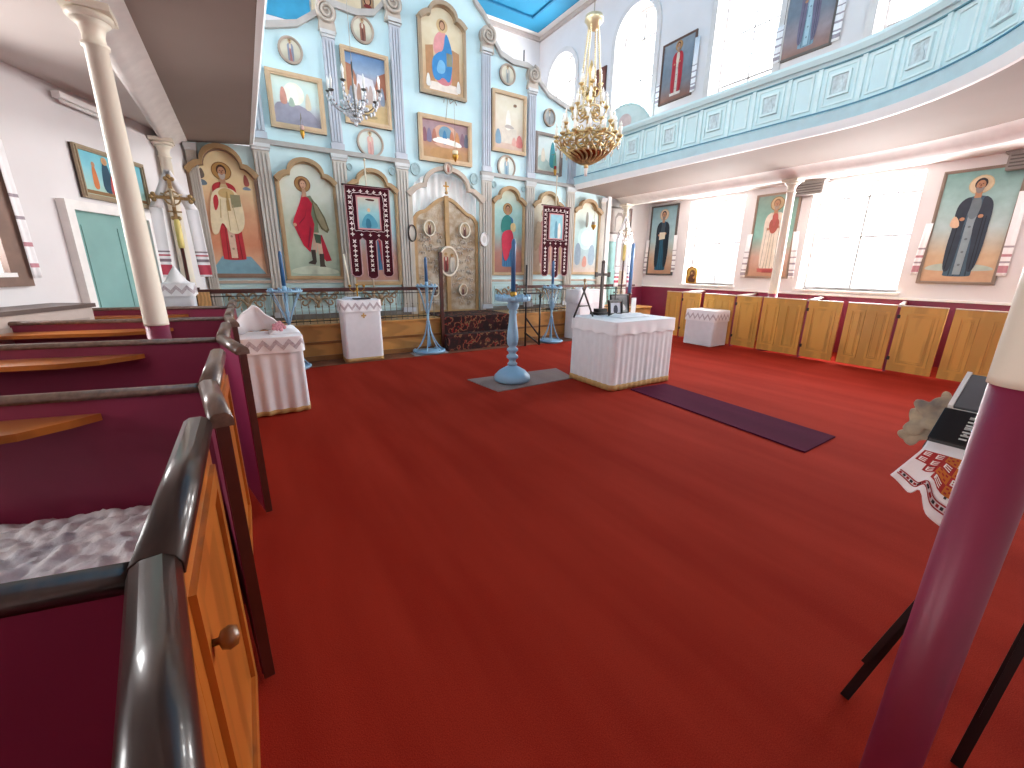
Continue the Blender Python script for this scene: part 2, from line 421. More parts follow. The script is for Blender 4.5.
b=MB(); sweep(b,[(.0,3.60),(.05,3.60),(.08,3.71),(-.035,3.71),(-.02,3.66)]); b.build('fascia',mat('#F4F4F4',.6,var=.01),gal)
# underside: slope, ring beam, aisle ceiling
def ringw(i):
    t=i/(len(GP)-1)
    return 1.5 if t<.33 else (1.5+(.9-1.5)*min(1,(t-.33)/.34))
b=MB(); P1=[];P2=[];P3=[];P0=[]
for i,(p,n) in enumerate(zip(GP,GN)):
    w=ringw(i); q=lambda o:(p[0]+n.x*o,p[1]+n.y*o)
    P0.append(q(.03)); P1.append(q(w))
    P2.append(q(w+(.46 if i<len(GP)/2 else .3)))
    # outward limit
    far=q(w+6); X=min(max(far[0],XL-3),XR+.2); Y=max(far[1],YB)
    # left slanted wall limit
    P3.append((X,Y if i not in (0,) else 9.0))
def strip(b,A,za,B,zb):
    va=[b._v((*p,za)) for p in A]; vb=[b._v((*p,zb)) for p in B]
    for k in range(len(A)-1): b.face([va[k],va[k+1],vb[k+1],vb[k]])
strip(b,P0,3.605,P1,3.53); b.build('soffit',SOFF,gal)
b=MB()
rg=[]
for a,c in zip(P1,P2): rg.append([b._v((a[0]*(1-t)+c[0]*t,a[1]*(1-t)+c[1]*t,z)) for t,z in ((0,3.53),(.25,3.5),(.5,3.43),(.7,3.375),(.88,3.36),(1,3.40))]+[b._v((*c,3.58))])
for x,y in zip(rg,rg[1:]):
    for k in range(6): b.face([x[k],x[k+1],y[k+1],y[k]],k<5)
b.build('ring_beam',mat('#ECE6E2',.6),gal)
b=MB(); strip(b,P2,3.5,P3,3.5); strip(b,P2,3.62,P3,3.62); b.build('aisle_ceiling',mat('#DCD3CE',.75,var=.04,scale=1),gal)
b=MB(); strip(b,P0,3.74,P3,3.74); b.build('gallery_floor',mat('#8A6A50',.6),gal)
# sunk panels and small painted squares on the right-hand parapet
def at(s):
    for k in range(len(cum)-1):
        if cum[k+1]>=s:
            t=(s-cum[k])/(cum[k+1]-cum[k]); a,c=GP[k],GP[k+1]; n=(GN[k]*(1-t)+GN[k+1]*t).normalized()
            return Vector((a[0]+(c[0]-a[0])*t,a[1]+(c[1]-a[1])*t)),n
    return Vector(GP[-1]),GN[-1]
def par_M(s):
    p,n=at(s); ang=math.atan2(n.y,n.x)-PI/2   # local y -> outward n
    return Matrix.Translation((p.x,p.y,0))@Matrix.Rotation(ang,4,'Z')
PMO=mat('#DAF0F2',.55); PLQ=mat('#C6D6DA',.6,var=.25,scale=14)
s=.98-.95; total=cum[-1]
while s<total-.3:
    if s>.3:
        M=par_M(s)
        b=MB(); b.ring(rect(-.2,3.95,.2,4.42),rect(-.175,3.975,.175,4.395),-.018,.0,M); b.ring(rect(-.13,4.05,.13,4.34),rect(-.1,4.08,.1,4.31),-.04,.0,M); o=b.build('panel_moulding',PMO,gal)
        b=MB(); b.prism(rect(-.1,4.08,.1,4.31),-.012,0,M)
        b.prism([(-.05,4.09),(-.045,4.18),(-.02,4.22),(-.02,4.27),(.02,4.28),(.025,4.22),(.05,4.17),(.05,4.09)],-.022,-.012,M); b.build('relief_picture',PLQ,o)
    for dx in (-.27,.27):
        if s+dx>.1: MB().box(-.028,.028,-.03,0,3.89,4.46,par_M(s+dx)).build('panel_strip',PMO,gal)
    M=par_M(s+.475); b=MB(); b.ring(rect(-.13,3.95,.13,4.42),rect(-.1,3.98,.1,4.39),-.022,.0,M); b.build('panel_moulding',PMO,gal)
    s+=.95

# ------------------------------------------------------------------ columns
def column(x,y,zsplit,h,r0,r1,label,rz=0,bot=MAROON):
    t=thing('column',label,'column',(x,y,0),group='slender gallery columns')
    MB().lathe([(r0+.03,0),(r0+.03,.08),(r0+.0,.12),(r0,.14),(r0,zsplit)],28).build('column_base',bot,t)
    pr=[(r0+.004,zsplit),(r0+.004,zsplit+.02),(r1,h-.25),(r1+.014,h-.245),(r1+.014,h-.225),(r1,h-.22),(r1-.002,h-.17),(r1+.012,h-.12),(r1+.045,h-.09)]
    MB().lathe(pr,28).build('shaft',CREAM,t)
    c=MB().lathe([(r1+.045,h-.09),(r1+.065,h-.07),(r1+.065,h-.05),(r1+.04,h-.045)],28).box(-r1-.07,r1+.07,-r1-.07,r1+.07,h-.045,h)
    c.build('capital',CREAM,t)
    return t
column(-.69,4.57,1.15,3.38,.08,.066,'cream column rising out of the left box pews, with large cream shaft')
column(-.76,8.35,1.0,3.38,.085,.068,'short looking cream column behind the left processional cross',bot=CREAM)
column(9.34,4.6,1.2,3.38,.085,.07,'white column standing on the right hand row of oak pew doors')
column(9.2,8.78,1.0,3.38,.085,.07,'white column beside the right hand doorway behind the embroidered towel',bot=CREAM)
column(1.378,.133,1.42,3.38,.056,.056,'near column painted maroon below and cream above at right edge')

# ------------------------------------------------------------------ pictures
def pmat(h): return mat(h,.65,var=.1,scale=9,spec=.3)
def art(b,mats,shapes,y0=-.0215,step=.0007):
    """shapes: (colour, outline, smooth)"""
    y=y0
    for sh in shapes:
        c,pts=sh[0],sh[1]; sm=sh[2] if len(sh)>2 else 1
        if sm: pts=chaikin(pts,2)
        m=pmat(c)
        if m not in mats: mats.append(m)
        b.mi=mats.index(m); vs=[b._v((p[0],y,p[1])) for p in pts]
        for t in tessellate_polygon([[Vector((p[0],p[1],0)) for p in pts]]): b.face([vs[i] for i in t])
        y-=step
    b.mi=0
def shade(h,f):
    h=h.lstrip('#'); return '#'+''.join('%02X'%min(255,int(int(h[i:i+2],16)*f)) for i in (0,2,4))
def mir(pts): return pts+[(-x,z) for x,z in reversed(pts)]
def saint(cx,z,h,robe='#9B3B3B',cloak=None,inner='#D9CDB8',halo='#C9A25B',skin='#B98A6C',hair='#4B3325',hands=True,book=None,hem=None,beard=False,shield=None,legs=None,staff=None,stole=None,rim='#8A6436'):
    T=lambda P:[(cx+x*h,z+y*h) for x,y in P]
    E=lambda x,y,rx,ry,n=18:[(cx+x*h+rx*h*math.cos(2*PI*k/n),z+y*h+ry*h*math.sin(2*PI*k/n)) for k in range(n)]
    o=[]
    o+=[(rim,E(0,.905,.09,.09),0),(halo,E(0,.905,.082,.082),0)]
    if staff: o.append((staff,T([(-.19,.02),(-.175,.02),(-.165,.86),(-.18,.86)]),0))
    if legs: o+=[(legs,T([(-.09,0),(-.03,0),(-.02,.3),(-.08,.3)])),(legs,T([(.02,0),(.09,0),(.08,.3),(.02,.3)])),('#3F332C',T([(-.11,-.01),(-.03,-.01),(-.035,.08),(-.08,.1)])),('#3F332C',T([(.02,-.02),(.1,-.02),(.085,.08),(.03,.09)]))]
    base=.22 if legs else .0
    o.append((robe,T([(-.105,base),(-.105,base+.03),(-.1,.35),(-.085,.55),(-.11,.7),(-.1,.765),(-.04,.8),(.04,.8),(.1,.765),(.11,.7),(.085,.55),(.1,.35),(.11,base+.03),(.105,base)])))
    dk=shade(robe,.72)
    for q in (-.06,-.02,.03,.07): o.append((dk,T([(q-.004,base+.01),(q*.7,.52),(q*.7+.006,.52),(q+.006,base+.01)]),0))
    if stole: o.append((stole,T([(-.03,.02),(-.032,.6),(-.015,.74),(.015,.74),(.032,.6),(.03,.02)]),0)); o+=[(shade(stole,.75),E(0,q,.012,.012,8),0) for q in (.12,.25,.38,.5)]
    o.append((inner,T([(-.045,.62),(-.04,.76),(0,.8),(.04,.76),(.045,.62),(0,.56)])))
    if cloak:
        o.append((cloak,T([(-.12,.05),(-.135,.3),(-.125,.5),(-.135,.66),(-.115,.755),(-.045,.805),(-.03,.74),(-.05,.55),(-.045,.3),(-.06,.05)])))
        o.append((cloak,T([(.12,.05),(.14,.3),(.135,.5),(.135,.68),(.11,.76),(.045,.805),(.045,.68),(.02,.52),(.05,.3),(.06,.05)])))
        dk=shade(cloak,.7)
        for q in (-.1,.085,.11): o.append((dk,T([(q-.003,.08),(q*.9,.6),(q*.9+.006,.6),(q+.005,.08)]),0))
    if hem: o.append((hem,T([(-.13,base),(-.138,base+.05),(.138,base+.05),(.13,base)]),0))
    if shield: o.append((shield,T([(.06,.5),(.1,.7),(.19,.6),(.25,.42),(.22,.33),(.12,.38)])))
    if hands: o+=[(skin,E(-.07,.58,.02,.018)),(skin,E(.06,.6,.02,.018))]
    if book: o.append((book,T([(.01,.5),(.01,.63),(.11,.65),(.11,.52)]),0))
    o.append((skin,T([(-.025,.78),(-.025,.85),(.025,.85),(.025,.78)]),0))
    o+=[(hair,E(0,.912,.045,.055)),(skin,E(0,.9,.034,.046))]
    if beard: o.append((hair if beard is True else beard,T([(-.034,.885),(-.026,.84),(0,.815),(.026,.84),(.034,.885),(.012,.876),(-.012,.876)])))
    o+=[('#3A2A22',E(-.013,.91,.006,.0035,8),0),('#3A2A22',E(.013,.91,.006,.0035,8),0),('#8C5F4B',T([(-.004,.91),(.004,.91),(.007,.886),(-.007,.886)]),0),('#8E4A40',E(0,.873,.012,.004,8),0)]
    return o
def arch_out(w,hs,ht,n=14):
    """shouldered arch outline, origin bottom centre"""
    a=w/2; r=[]; dh=ht-hs
    left=[(-a,0),(-a,hs),(-a*.86,hs+dh*.2),(-a*.70,hs+dh*.34),(-a*.60,hs+dh*.36)]
    for k in range(n+1):
        t=PI*(1-k/n); left.append((a*.58*math.cos(t),hs+dh*.36+dh*.64*math.sin(t)))
    return left+[(a*.60,hs+dh*.36),(a*.70,hs+dh*.34),(a*.86,hs+dh*.2),(a,hs),(a,0)]
def inset(pts,d):
    cx=0; zs=[p[1] for p in pts]; zc=(min(zs)+max(zs))/2; w=max(p[0] for p in pts); hh=(max(zs)-min(zs))/2
    return [(p[0]*(w-d)/w,zc+(p[1]-zc)*(hh-d)/hh) for p in pts]
def picture(name,label,cat,loc,rz,w,h,bg,shapes,fm=FRAME,fw=.07,fd=.07,outline=None,group=None,arch=None,back=True,tilt=0):
    t=thing(name,label,cat,loc,rz,group)
    if tilt: t.rotation_euler=(tilt,0,rz)
    out=outline or rect(-w/2,0,w/2,h); inn=inset(out,fw)
    f=MB(); f.ring(out,inn,-fd,-fd*.45,None); mid=inset(out,fw*.35); f.ring(mid,inset(out,fw*.65),-fd-.012,-fd+.01)
    f.build('frame',fm,t)
    MB().prism(out,-fd*.45,0).build('back_board',mat('#3A302C',.7),t) if back else None
    if arch is not None:
        # heavy moulding following only the arched head
        n=len(out); seg=out[1:-1]; o2=[(p[0]*1.025,p[1]+.02) for p in seg]; i2=[(p[0]*.91,p[1]-.05) for p in seg]
        MB().ring(o2,i2,-fd-.07,-.0,None,closed=False).build('arch_moulding',arch,t)
    b=MB(); mats=[bg]; yb=-fd*.45-.003; b.prism(inset(out,fw*.8),yb,yb+.002); art(b,mats,shapes,yb-.0012); b.build('painting',mats,t)
    return t
def gbg(*cs): return mat(cs[0],.6,kind='grad',c2=tuple(cs[1:]),spec=.3)

# ------------------------------------------------------------------ iconostasis
YI=9.0
ico=thing('iconostasis','tall pale blue icon screen with fluted pilasters and scalloped top','icon screen',(NX,YI,0))
def mx(p): return (p[0],p[1])
half=[(5.06,.62),(5.06,5.36),(3.47,5.35),(3.07,5.42),(2.63,5.55),(2.32,5.78),(2.22,5.93),(2.0,5.99),(1.64,5.97),(1.33,6.05),(1.14,6.26),(1.05,6.5),(.9,6.66),(.72,6.8),(.55,7.1),(.3,7.35),(0,7.4)]
# lower part narrower limit: outer wings stop under the gallery
half=[(4.66,.62),(4.66,3.58),(3.55,3.58),(3.55,5.35)]+half[2:]
dw=.79; archp=[(.79,.62),(.79,3.1)]+[(.79*math.cos(PI*k/20),3.1+.5*math.sin(PI*k/20)) for k in range(1,11)]
outl=[(x,z) for x,z in half]; L2=[(-x,z) for x,z in reversed(half[:-1])]
L2=[(p[0] if p[0]>-4.5 else -4.48,p[1]) for p in L2]
arc=[(-x,z) for x,z in archp]; arcR=list(reversed(archp))[1:]
MB().prism(outl+L2+arc+arcR,0,.14).build('screen_panel',IBLUE,ico)
# top edge band
top=[(3.55,5.35)]+half[4:]; band=[(-x,z) for x,z in top]+list(reversed(top))[1:]
b=MB(); b.ring([(x,z+.05) for x,z in band],[(x,z-.05) for x,z in band],-.07,.2,None,closed=False); b.build('top_moulding',mat('#B8B3AE',.6,var=.08),ico)
# pilasters
def pilaster(x,z0,z1,w,upper):
    p=MB(); p.box(x-w/2,x+w/2,-.06,0,z0,z1)
    for k in range(4):
        xx=x-w/2+w*(k+.5)/4; p.box(xx-w*.075,xx+w*.075,-.085,-.06,z0+.12,z1-.14)
    o=p.build('pilaster',PIL if upper else PILW,ico)
    c=MB(); c.box(x-w*.62,x+w*.62,-.11,0,z1-.06,z1); c.box(x-w*.56,x+w*.56,-.09,0,z1-.1,z1-.06); c.build('capital',mat('#C9CBCB',.6,var=.1),o)
    MB().box(x-w*.58,x+w*.58,-.09,0,z0,z0+.1).build('base',PIL,o)
    return o
def volute(x,z,r,sgn):
    pts=[]; 
    for k in range(46):
        t=k/45; a=sgn*(t*2.2*2*PI)+PI*.5; rr=r*(1-.85*t); pts.append((x+rr*math.cos(a),-.12,z+rr*math.sin(a)))
    b=MB(); b.tube(pts,[.035*(1-.6*k/45) for k in range(46)],6)
    b.prism(ell(x,z,r*1.02,r*1.02,20),-.1,0)
    b.prism([(x-r*.9,z-r*1.7),(x+r*.9,z-r*1.7),(x+r*.75,z-r*.6),(x-r*.75,z-r*.6)],-.09,0)
    b.build('volute',mat('#BBB0A4',.55,var=.12),ico)
for sg in (-1,1):
    for (x,zt) in ((.97,6.05),(2.16,5.56),(3.42,4.9)):
        pilaster(sg*x,3.72,zt,.2 if x<3 else .22,True)
        pilaster(sg*x,.7,3.64,.24,False)
    volute(sg*.99,6.27,.17,-sg); volute(sg*2.16,5.82,.16,-sg)
pilaster(4.56,.7,3.5,.16,False); pilaster(-4.4,.7,3.5,.14,False)
MB().tube([(1.98,.05,5.95),(1.98,.05,6.3)],.015,6).build('finial_rod',IRON,ico)
# entablature
for (x0,x1) in ((-3.55,-.82),(.82,3.55)):
    MB().box(x0,x1,-.1,0,3.64,3.68).box(x0,x1,-.07,0,3.68,3.72).build('cornice',mat('#A9A49F',.6,var=.1),ico)
# arch over the doors
n=24
def aarc(w,h,z,n=24): return [(w*math.cos(PI*k/n),z+h*math.sin(PI*k/n)) for k in range(n+1)]
ao=arch_out(1.84,3.12,3.7)[1:-1]; ai=[(x*.9,z-.075) for x,z in ao]; MB().ring(ao,ai,-.11,.0,None,closed=False).build('door_arch',MOLD,ico)
MB().box(-.93,-.79,-.06,0,.65,3.14).box(.79,.93,-.06,0,.65,3.14).build('door_jamb',mat('#BFB6A8',.6,var=.1),ico)
# lower panels and carved ornament
def ornament(cx,cz,w,h):
    b=MB()
    for s in (-1,1):
        P=[(0,-.35),(.12,-.1),(.3,.05),(.5,-.05),(.72,.22),(.95,.3)]; b.tube([(cx+s*x*w,-.045,cz+z*h) for x,z in chaikin(P,2,False)],.022,6)
        P=[(.05,.1),(.25,.35),(.45,.25),(.4,.02),(.28,.1)]; b.tube([(cx+s*x*w,-.045,cz+z*h) for x,z in chaikin(P,2,False)],.018,6)
        P=[(.3,-.1),(.5,-.4),(.68,-.3),(.6,-.12)]; b.tube([(cx+s*x*w,-.045,cz+z*h) for x,z in chaikin(P,2,False)],.016,6)
        P=[(.55,.05),(.75,-.1),(.88,.05),(.78,.18)]; b.tube([(cx+s*x*w,-.045,cz+z*h) for x,z in chaikin(P,2,False)],.014,6)
    b.ball((cx,-.045,cz),.055,(1,.5,1)); b.ball((cx,-.045,cz+h*.4),.035,(1,.5,1)); b.ball((cx,-.045,cz-h*.42),.035,(1,.5,1))
    return b
for (x0,x1) in ((-4.34,-3.56),(-3.28,-2.3),(-2.02,-1.12),(1.12,2.02),(2.3,3.28),(3.56,4.44)):
    b=MB(); b.ring(rect(x0,.78,x1,1.3),rect(x0+.04,.82,x1-.04,1.26),-.03,0); b.ring(rect(x0+.07,.85,x1-.07,1.23),rect(x0+.085,.865,x1-.085,1.215),-.02,0)
    b.build('lower_panel',mat('#BFDBDA',.6,var=.08),ico)
    ornament((x0+x1)/2,1.04,(x1-x0)/2*.85,.36).build('carved_ornament',mat('#9A8468',.5,.1,var=.2,scale=20),ico)
MB().box(-4.45,-.93,-.05,0,1.33,1.38).build('rail_moulding',MOLD,ico); MB().box(.93,4.6,-.05,0,1.33,1.38).build('rail_moulding',MOLD,ico)
MB().box(-4.45,-.93,-.06,0,.62,.74).build('plinth',mat('#6D6A66',.6),ico); MB().box(.93,4.6,-.06,0,.62,.74).build('plinth',mat('#6D6A66',.6),ico)
# small oval rosettes between the arches
for x,z,rx,rz_ in ((-1.98,3.46,.05,.06),(-1.17,3.48,.06,.07),(-.68,3.58,.1,.12),(.66,3.54,.09,.12),(1.17,3.48,.06,.07),(1.98,3.46,.05,.06)):
    b=MB(); b.prism(ell(x,z,rx,rz_,16),-.03,0); b.ring(ell(x,z,rx,rz_,16),ell(x,z,rx*.75,rz_*.78,16),-.045,-.02); b.build('rosette',mat('#9DB7BB',.5,var=.15,scale=20),ico)

# white curtain in the doorway
def curtain():
    b=MB(); b.grid(lambda u,v:Vector((-.8+1.6*u,.03+.02*math.sin(u*60)+.01*math.sin(u*23),.62+3.05*v)),90,4); 
    return b.build('curtain',mat('#FFFFFF',.9,var=.0),None,loc=(NX,YI+.2,0))
tag(curtain(),'white pleated curtain showing above the carved gold doors','curtain')
# royal doors
rd=thing('royal_doors','pair of carved gilded doors with oval medallions and curved top','doors',(NX,YI,0))
def leaf(s):
    P=[(0,.64),(0,3.12),(.08,3.115),(.17,3.08),(.27,3.02),(.36,2.945),(.44,2.88),(.51,2.83),(.6,2.81),(.67,2.77),(.73,2.7),(.77,2.64),(.77,.64)]
    P=[(s*x,z) for x,z in P]
    b=MB(); b.prism(P,.04,.09); o=b.build('door_leaf',CARVE,rd)
    b=MB(); inn=[(s*x,z) for x,z in ((.05,.7),(.05,3.05),(.08,3.04),(.15,3.01),(.24,2.955),(.33,2.88),(.41,2.815),(.48,2.77),(.57,2.745),(.62,2.72),(.67,2.66),(.7,2.6),(.7,.7))]
    b.ring(P,inn,.015,.04); b.build('leaf_border',GOLDW,o)
    b=MB(); rr=random.Random(5+s)
    for k in range(85):
        z=.8+1.55*rr.random(); x=.12+.5*rr.random()
        pts=[(s*(x+.055*math.cos(a/3.)*(1-a/14)),.03,z+.055*math.sin(a/3.)*(1-a/14)) for a in range(13)]
        b.tube(pts,.008,5)
    b.build('scroll_carving',mat('#B7A58C',.45,.2,var=.35,scale=18,c2='#D8D2CC'),o)
    meds=[(.42,2.46,.135,.17)]+([(.35,1.15,.11,.14)])
    for x,z,rx,rz_ in meds:
        m=MB(); m.prism(ell(s*x,z,rx*.85,rz_*.85,20),0.0,.04); mats=[gbg('#6F6A58','#C9B79A','#B7A88E')]
        art(m,mats,saint(s*x,z-rz_*.8,rz_*1.5,'#5B4A48','#7B4A42',hands=False),-.001,.0006); mm=m.build('medallion',mats,rd)
        MB().ring(ell(s*x,z,rx,rz_,24),ell(s*x,z,rx*.84,rz_*.84,24),-.03,.04).build('medallion_rim',mat('#E4DCCB',.35,.2),mm)
leaf(-1); leaf(1)
MB().box(-.045,.045,-.01,.05,.64,3.14).ball((0,.0,3.2),.035).build('centre_post',GOLDW,rd)
b=MB(); b.box(-.012,.012,.0,.02,3.2,3.42).box(-.06,.06,.0,.02,3.32,3.345); b.build('top_cross',BRASS,rd)
m=MB(); m.prism(ell(0,1.78,.2,.29,26),-.03,.02); mats=[gbg('#8A8C84','#CDB79A','#BFA98A')]
art(m,mats,saint(-.07,1.55,.42,'#6A3B3B','#9B4A44',hands=False)+saint(.08,1.55,.4,'#C9C3B8','#D8CFC0',hands=False),-.031,.0006); mm=m.build('medallion',mats,rd)
MB().ring(ell(0,1.78,.235,.33,26),ell(0,1.78,.2,.29,26),-.05,.03).build('medallion_rim',mat('#E4DCCB',.35,.2),mm)
# medallion at the arch top, plaques on the pilasters
def oval(name,label,cat,x,y,z,rx,rz_,bg,shapes,fm=MOLD,fw=.035,fd=.05,group=None,rot=0,rz0=0):
    return picture(name,label,cat,(x,y,z-rz_),rz0,rx*2,rz_*2,bg,[(s[0],[(p[0],p[1]) for p in s[1]],*s[2:]) for s in shapes],fm,fw,fd,outline=ell(0,rz_,rx,rz_,28),group=group)
def oart(rz_,robe,cloak): return saint(0,rz_*.1,rz_*1.75,robe,cloak,halo='#D8CFA8',hands=False)
cream=gbg('#A7A596','#D8D3BE','#DCD8C6'); pale=gbg('#AFC0BE','#D5DAD0','#DADFD6')
oval('oval_icon','small round medallion with raised rim crowning the arch over the gold doors','icon',NX,YI-.1,3.66,.1,.12,gbg('#C9B7A5','#EDE2D8','#F1E9E0'),oart(.12,'#A85B50','#C98D7C'))
oval('oval_plaque','white oval plaque with pale rim right of the carved gold doors','plaque',NX+.87,YI-.07,2.28,.105,.155,WHITE,[('#D9D6D0',ell(0,.155,.05,.08,12))],WHITE,.02)
oval('oval_plaque','dark rimmed oval plaque left of the carved gold doors','plaque',NX-.84,YI-.07,2.33,.09,.17,gbg('#C9C1B0','#DAD3C6','#E0DACE'),[],mat('#3E3833',.4),.02)
oval('oval_icon','round icon high on the left beneath the blue mural, above the mountain scene','icon',1.155,YI,5.14,.19,.2,cream,oart(.2,'#B87B77','#8C95A8'))
oval('oval_icon','round icon hanging just above the busy city scene in the second bay','icon',2.38,YI,5.74,.2,.21,cream,oart(.21,'#7A4A44','#9B6A58'))
oval('oval_icon','large oval icon of a pink robed figure above the left banner','icon',2.375,YI,3.92,.25,.245,gbg('#93AEB0','#CBD9D4','#D8DFD6'),oart(.245,'#D8A09A','#DDB2A8'))
oval('oval_icon','grey round icon above the tall cream picture, third from the right end','icon',5.44,YI,5.71,.2,.2,cream,oart(.2,'#8F9A9C','#B4B9B4'))
oval('oval_icon','oval icon with pale blue figures directly below the tall cream picture','icon',5.43,YI,3.88,.24,.25,pale,oart(.25,'#7E9FB4','#9AB3BF'))
oval('oval_icon','small grey round icon above the picture nearest the gallery','icon',6.61,YI,5.09,.17,.19,mat('#9CA3A4',.5,var=.2,scale=14),oart(.19,'#888F92','#A8ADAE'))

# lower tier icons
def lower_icon(label,x,w,z0,zs,zt,bg,shapes):
    return picture('arched_icon',label,'icon',(x,YI,z0),0,w,zt-z0,bg,shapes,FRBR if x<0.2 else mat('#B79A72',.45,var=.12,scale=6),.07,.06,outline=arch_out(w,zs-z0,zt-z0),arch=mat('#A5865F' ,.5,var=.15,scale=5))
H=2.0
lower_icon('arched icon of a haloed bishop in white vestment over red robe, salmon ground',-.085,1.0,1.43,3.1,3.52,gbg('#D9B99A','#D08A68','#D9A37F','#E7CFA2','#EAD9AE'),
  [('#7BA2B0',[(-.42,.07),(-.2,.36),(.22,.36),(.42,.07)],0),('#6E6058',[(-.36,1.55),(-.3,1.78),(-.24,1.6)]),('#6D7F8E',[(-.4,1.5),(-.3,1.58),(-.22,1.5),(-.3,1.46)]),('#A0564C',[(.26,1.5),(.3,1.75),(.38,1.52)]),('#7E8FA0',[(.22,1.45),(.3,1.52),(.4,1.45)])]+
  saint(-.02,.3,1.56,'#B5333A',None,inner='#CBB488',halo='#B68D55',beard='#B9AFA4',hands=False,rim='#7F5A33',stole='#D9B7A0')+
  [('#E6D7B4',[(-.3,.72),(-.24,1.3),(-.12,1.46),(.1,1.46),(.2,1.3),(.22,.9),(.1,.72),(-.05,.75),(-.12,.95),(-.2,.7)]),('#CBAF78',[(-.12,1.4),(0,1.47),(.12,1.4),(.1,1.3),(-.1,1.3)]),('#8F8A6A',[(.05,1.15),(.05,1.36),(.19,1.36),(.19,1.18)],0),('#B5333A',[(-.2,1.05),(-.2,1.3),(-.13,1.36),(-.12,1.2)]),('#C2AD82',[(-.14,.98),(-.1,1.28),(-.09,1.28),(-.12,.98)],0),('#C2AD82',[(-.03,.78),(-.02,1.26),(-.01,1.26),(-.015,.78)],0),('#C2AD82',[(.09,.78),(.06,1.2),(.07,1.2),(.1,.78)],0),('#A98C58',[(-.02,1.1),(0,1.4),(.02,1.4),(.03,1.1)],0)])
lower_icon('arched icon of a warrior in red cloak with round shield',1.17,1.02,1.39,3.12,3.48,gbg('#A6B8A4','#BCCBB4','#C9CFB8','#DCE0D0','#DDE2D5'),
  [('#C9D2BC',[(-.42,.2),(0,.28),(.42,.18),(.42,.1),(-.42,.1)]),('#77502C',ell(-.07,1.68,.135,.135),0),('#AF8453',ell(-.07,1.68,.122,.122),0),
   ('#B5283C',[(.12,.82),(.17,.82),(.3,.36),(.2,.34),(.1,.5)],0),('#D9B8A0',[(-.03,.5),(.02,.86),(.1,.86),(.05,.5)],0),('#D9B8A0',[(.08,.45),(.07,.8),(.14,.8),(.16,.45)],0),
   ('#4A4038',[(-.12,.3),(-.1,.33),(-.04,.36),(-.05,.55),(.03,.55),(.03,.33),(0,.28)],0),('#4A4038',[(.08,.24),(.09,.48),(.17,.48),(.17,.28),(.19,.24)],0),
   ('#7C8A6C',[(-.05,1.1),(-.08,1.46),(.04,1.5),(.12,1.36),(.12,.86),(-.02,.86)],0),('#4E6350',[(.03,.84),(.15,.82),(.14,.66),(.05,.68)],0),
   ('#C4223C',[(-.15,1.36),(-.1,1.5),(.0,1.46),(.06,1.36),(.02,1.18),(.06,1.0),(.03,.86),(-.02,.66),(-.06,.5),(-.16,.62),(-.24,.82),(-.3,1.0),(-.27,1.1)],0),('#8F1C30',[(-.04,1.3),(-.1,1.1),(-.2,.98),(-.19,1.02),(-.08,1.14)],0),('#93203A',[(-.02,.98),(-.1,.6),(-.08,.58),(.0,.92)],0),('#A6273A',[(-.27,1.0),(-.2,.74),(-.185,.74),(-.25,1.0)],0),
   ('#6F6848',[(.05,1.44),(.14,1.36),(.25,1.14),(.31,.92),(.27,.86),(.17,.93),(.09,1.1)],0),('#9A9070',[(.07,1.4),(.14,1.32),(.23,1.12),(.28,.94),(.25,.9),(.18,.97),(.11,1.12)],0),
   ('#C79A7C',[(-.1,1.46),(-.09,1.6),(-.03,1.6),(-.02,1.48)],0),('#6A4027',ell(-.07,1.69,.07,.085,16),0),('#D0A284',ell(-.065,1.67,.05,.07,14),0),('#3A2A22',ell(-.085,1.69,.009,.005,8),0),('#3A2A22',ell(-.045,1.69,.009,.005,8),0),('#8E4A40',ell(-.065,1.63,.016,.006,8),0),('#D0A284',ell(-.27,.98,.03,.03,10),0)])
lower_icon('arched icon mostly hidden behind the left church banner',2.34,1.0,1.28,3.1,3.45,gbg('#B08478','#B98E80','#A9CBD0','#BFDAD8','#D9DDC8'),saint(0,.3,1.45,'#4F7FA6','#A23F49'))
lower_icon('arched icon of a figure in green with red mantle and blue skirt',5.49,.92,1.48,3.12,3.46,gbg('#9F6A5C','#A9776A','#93BDB8','#A6CEC8','#D8DCC4'),
  saint(-.02,.2,1.45,'#3F78A3',None,inner='#C0916C',halo='#B08A5C',hair='#5B3A28')+[('#2F7F78',[(-.22,1.0),(-.2,1.25),(-.1,1.38),(.05,1.38),(.1,1.1),(-.05,.95)]),('#C4304A',[(-.18,.6),(-.2,.95),(-.05,1.05),(.12,1.05),(.16,.7),(.05,.62),(0,.4),(-.1,.3)]),('#D8BE8A',[(.06,1.02),(.05,1.2),(.2,1.22),(.2,1.0)])])
lower_icon('arched icon of a pale winged figure behind the right banner',6.63,.96,1.5,3.12,3.46,gbg('#B79C84','#C9AE98','#CDBBA4','#D8CFB8','#DFD9C4'),saint(-.05,.2,1.4,'#D6C3AE','#C98D84',halo='#C9A87A')+[('#BCA489',[(-.4,.5),(-.36,1.3),(-.15,1.25),(-.2,.7)])])
lower_icon('arched icon with pale blue glow at the far right end of the screen',7.95,.98,1.5,3.1,3.4,gbg('#C9B3A4','#A9BFC4','#B4D6D6','#C9DEDA','#DDDAC6'),
  [('#C7E6E4',ell(0,.95,.28,.3,20)),('#DDF0EC',ell(0,.95,.18,.2,20)),('#8C9FB0',[(-.38,.25),(-.36,.75),(-.25,.85),(-.15,.7),(-.16,.25)]),('#8FA4B4',[(.1,.25),(.12,.7),(.24,.82),(.34,.7),(.34,.25)]),('#C98F80',[(-.12,.2),(-.06,.5),(.05,.48),(.08,.2)]),('#8E8C84',[(-.05,1.2),(-.03,1.6),(.05,1.62),(.07,1.25)])])

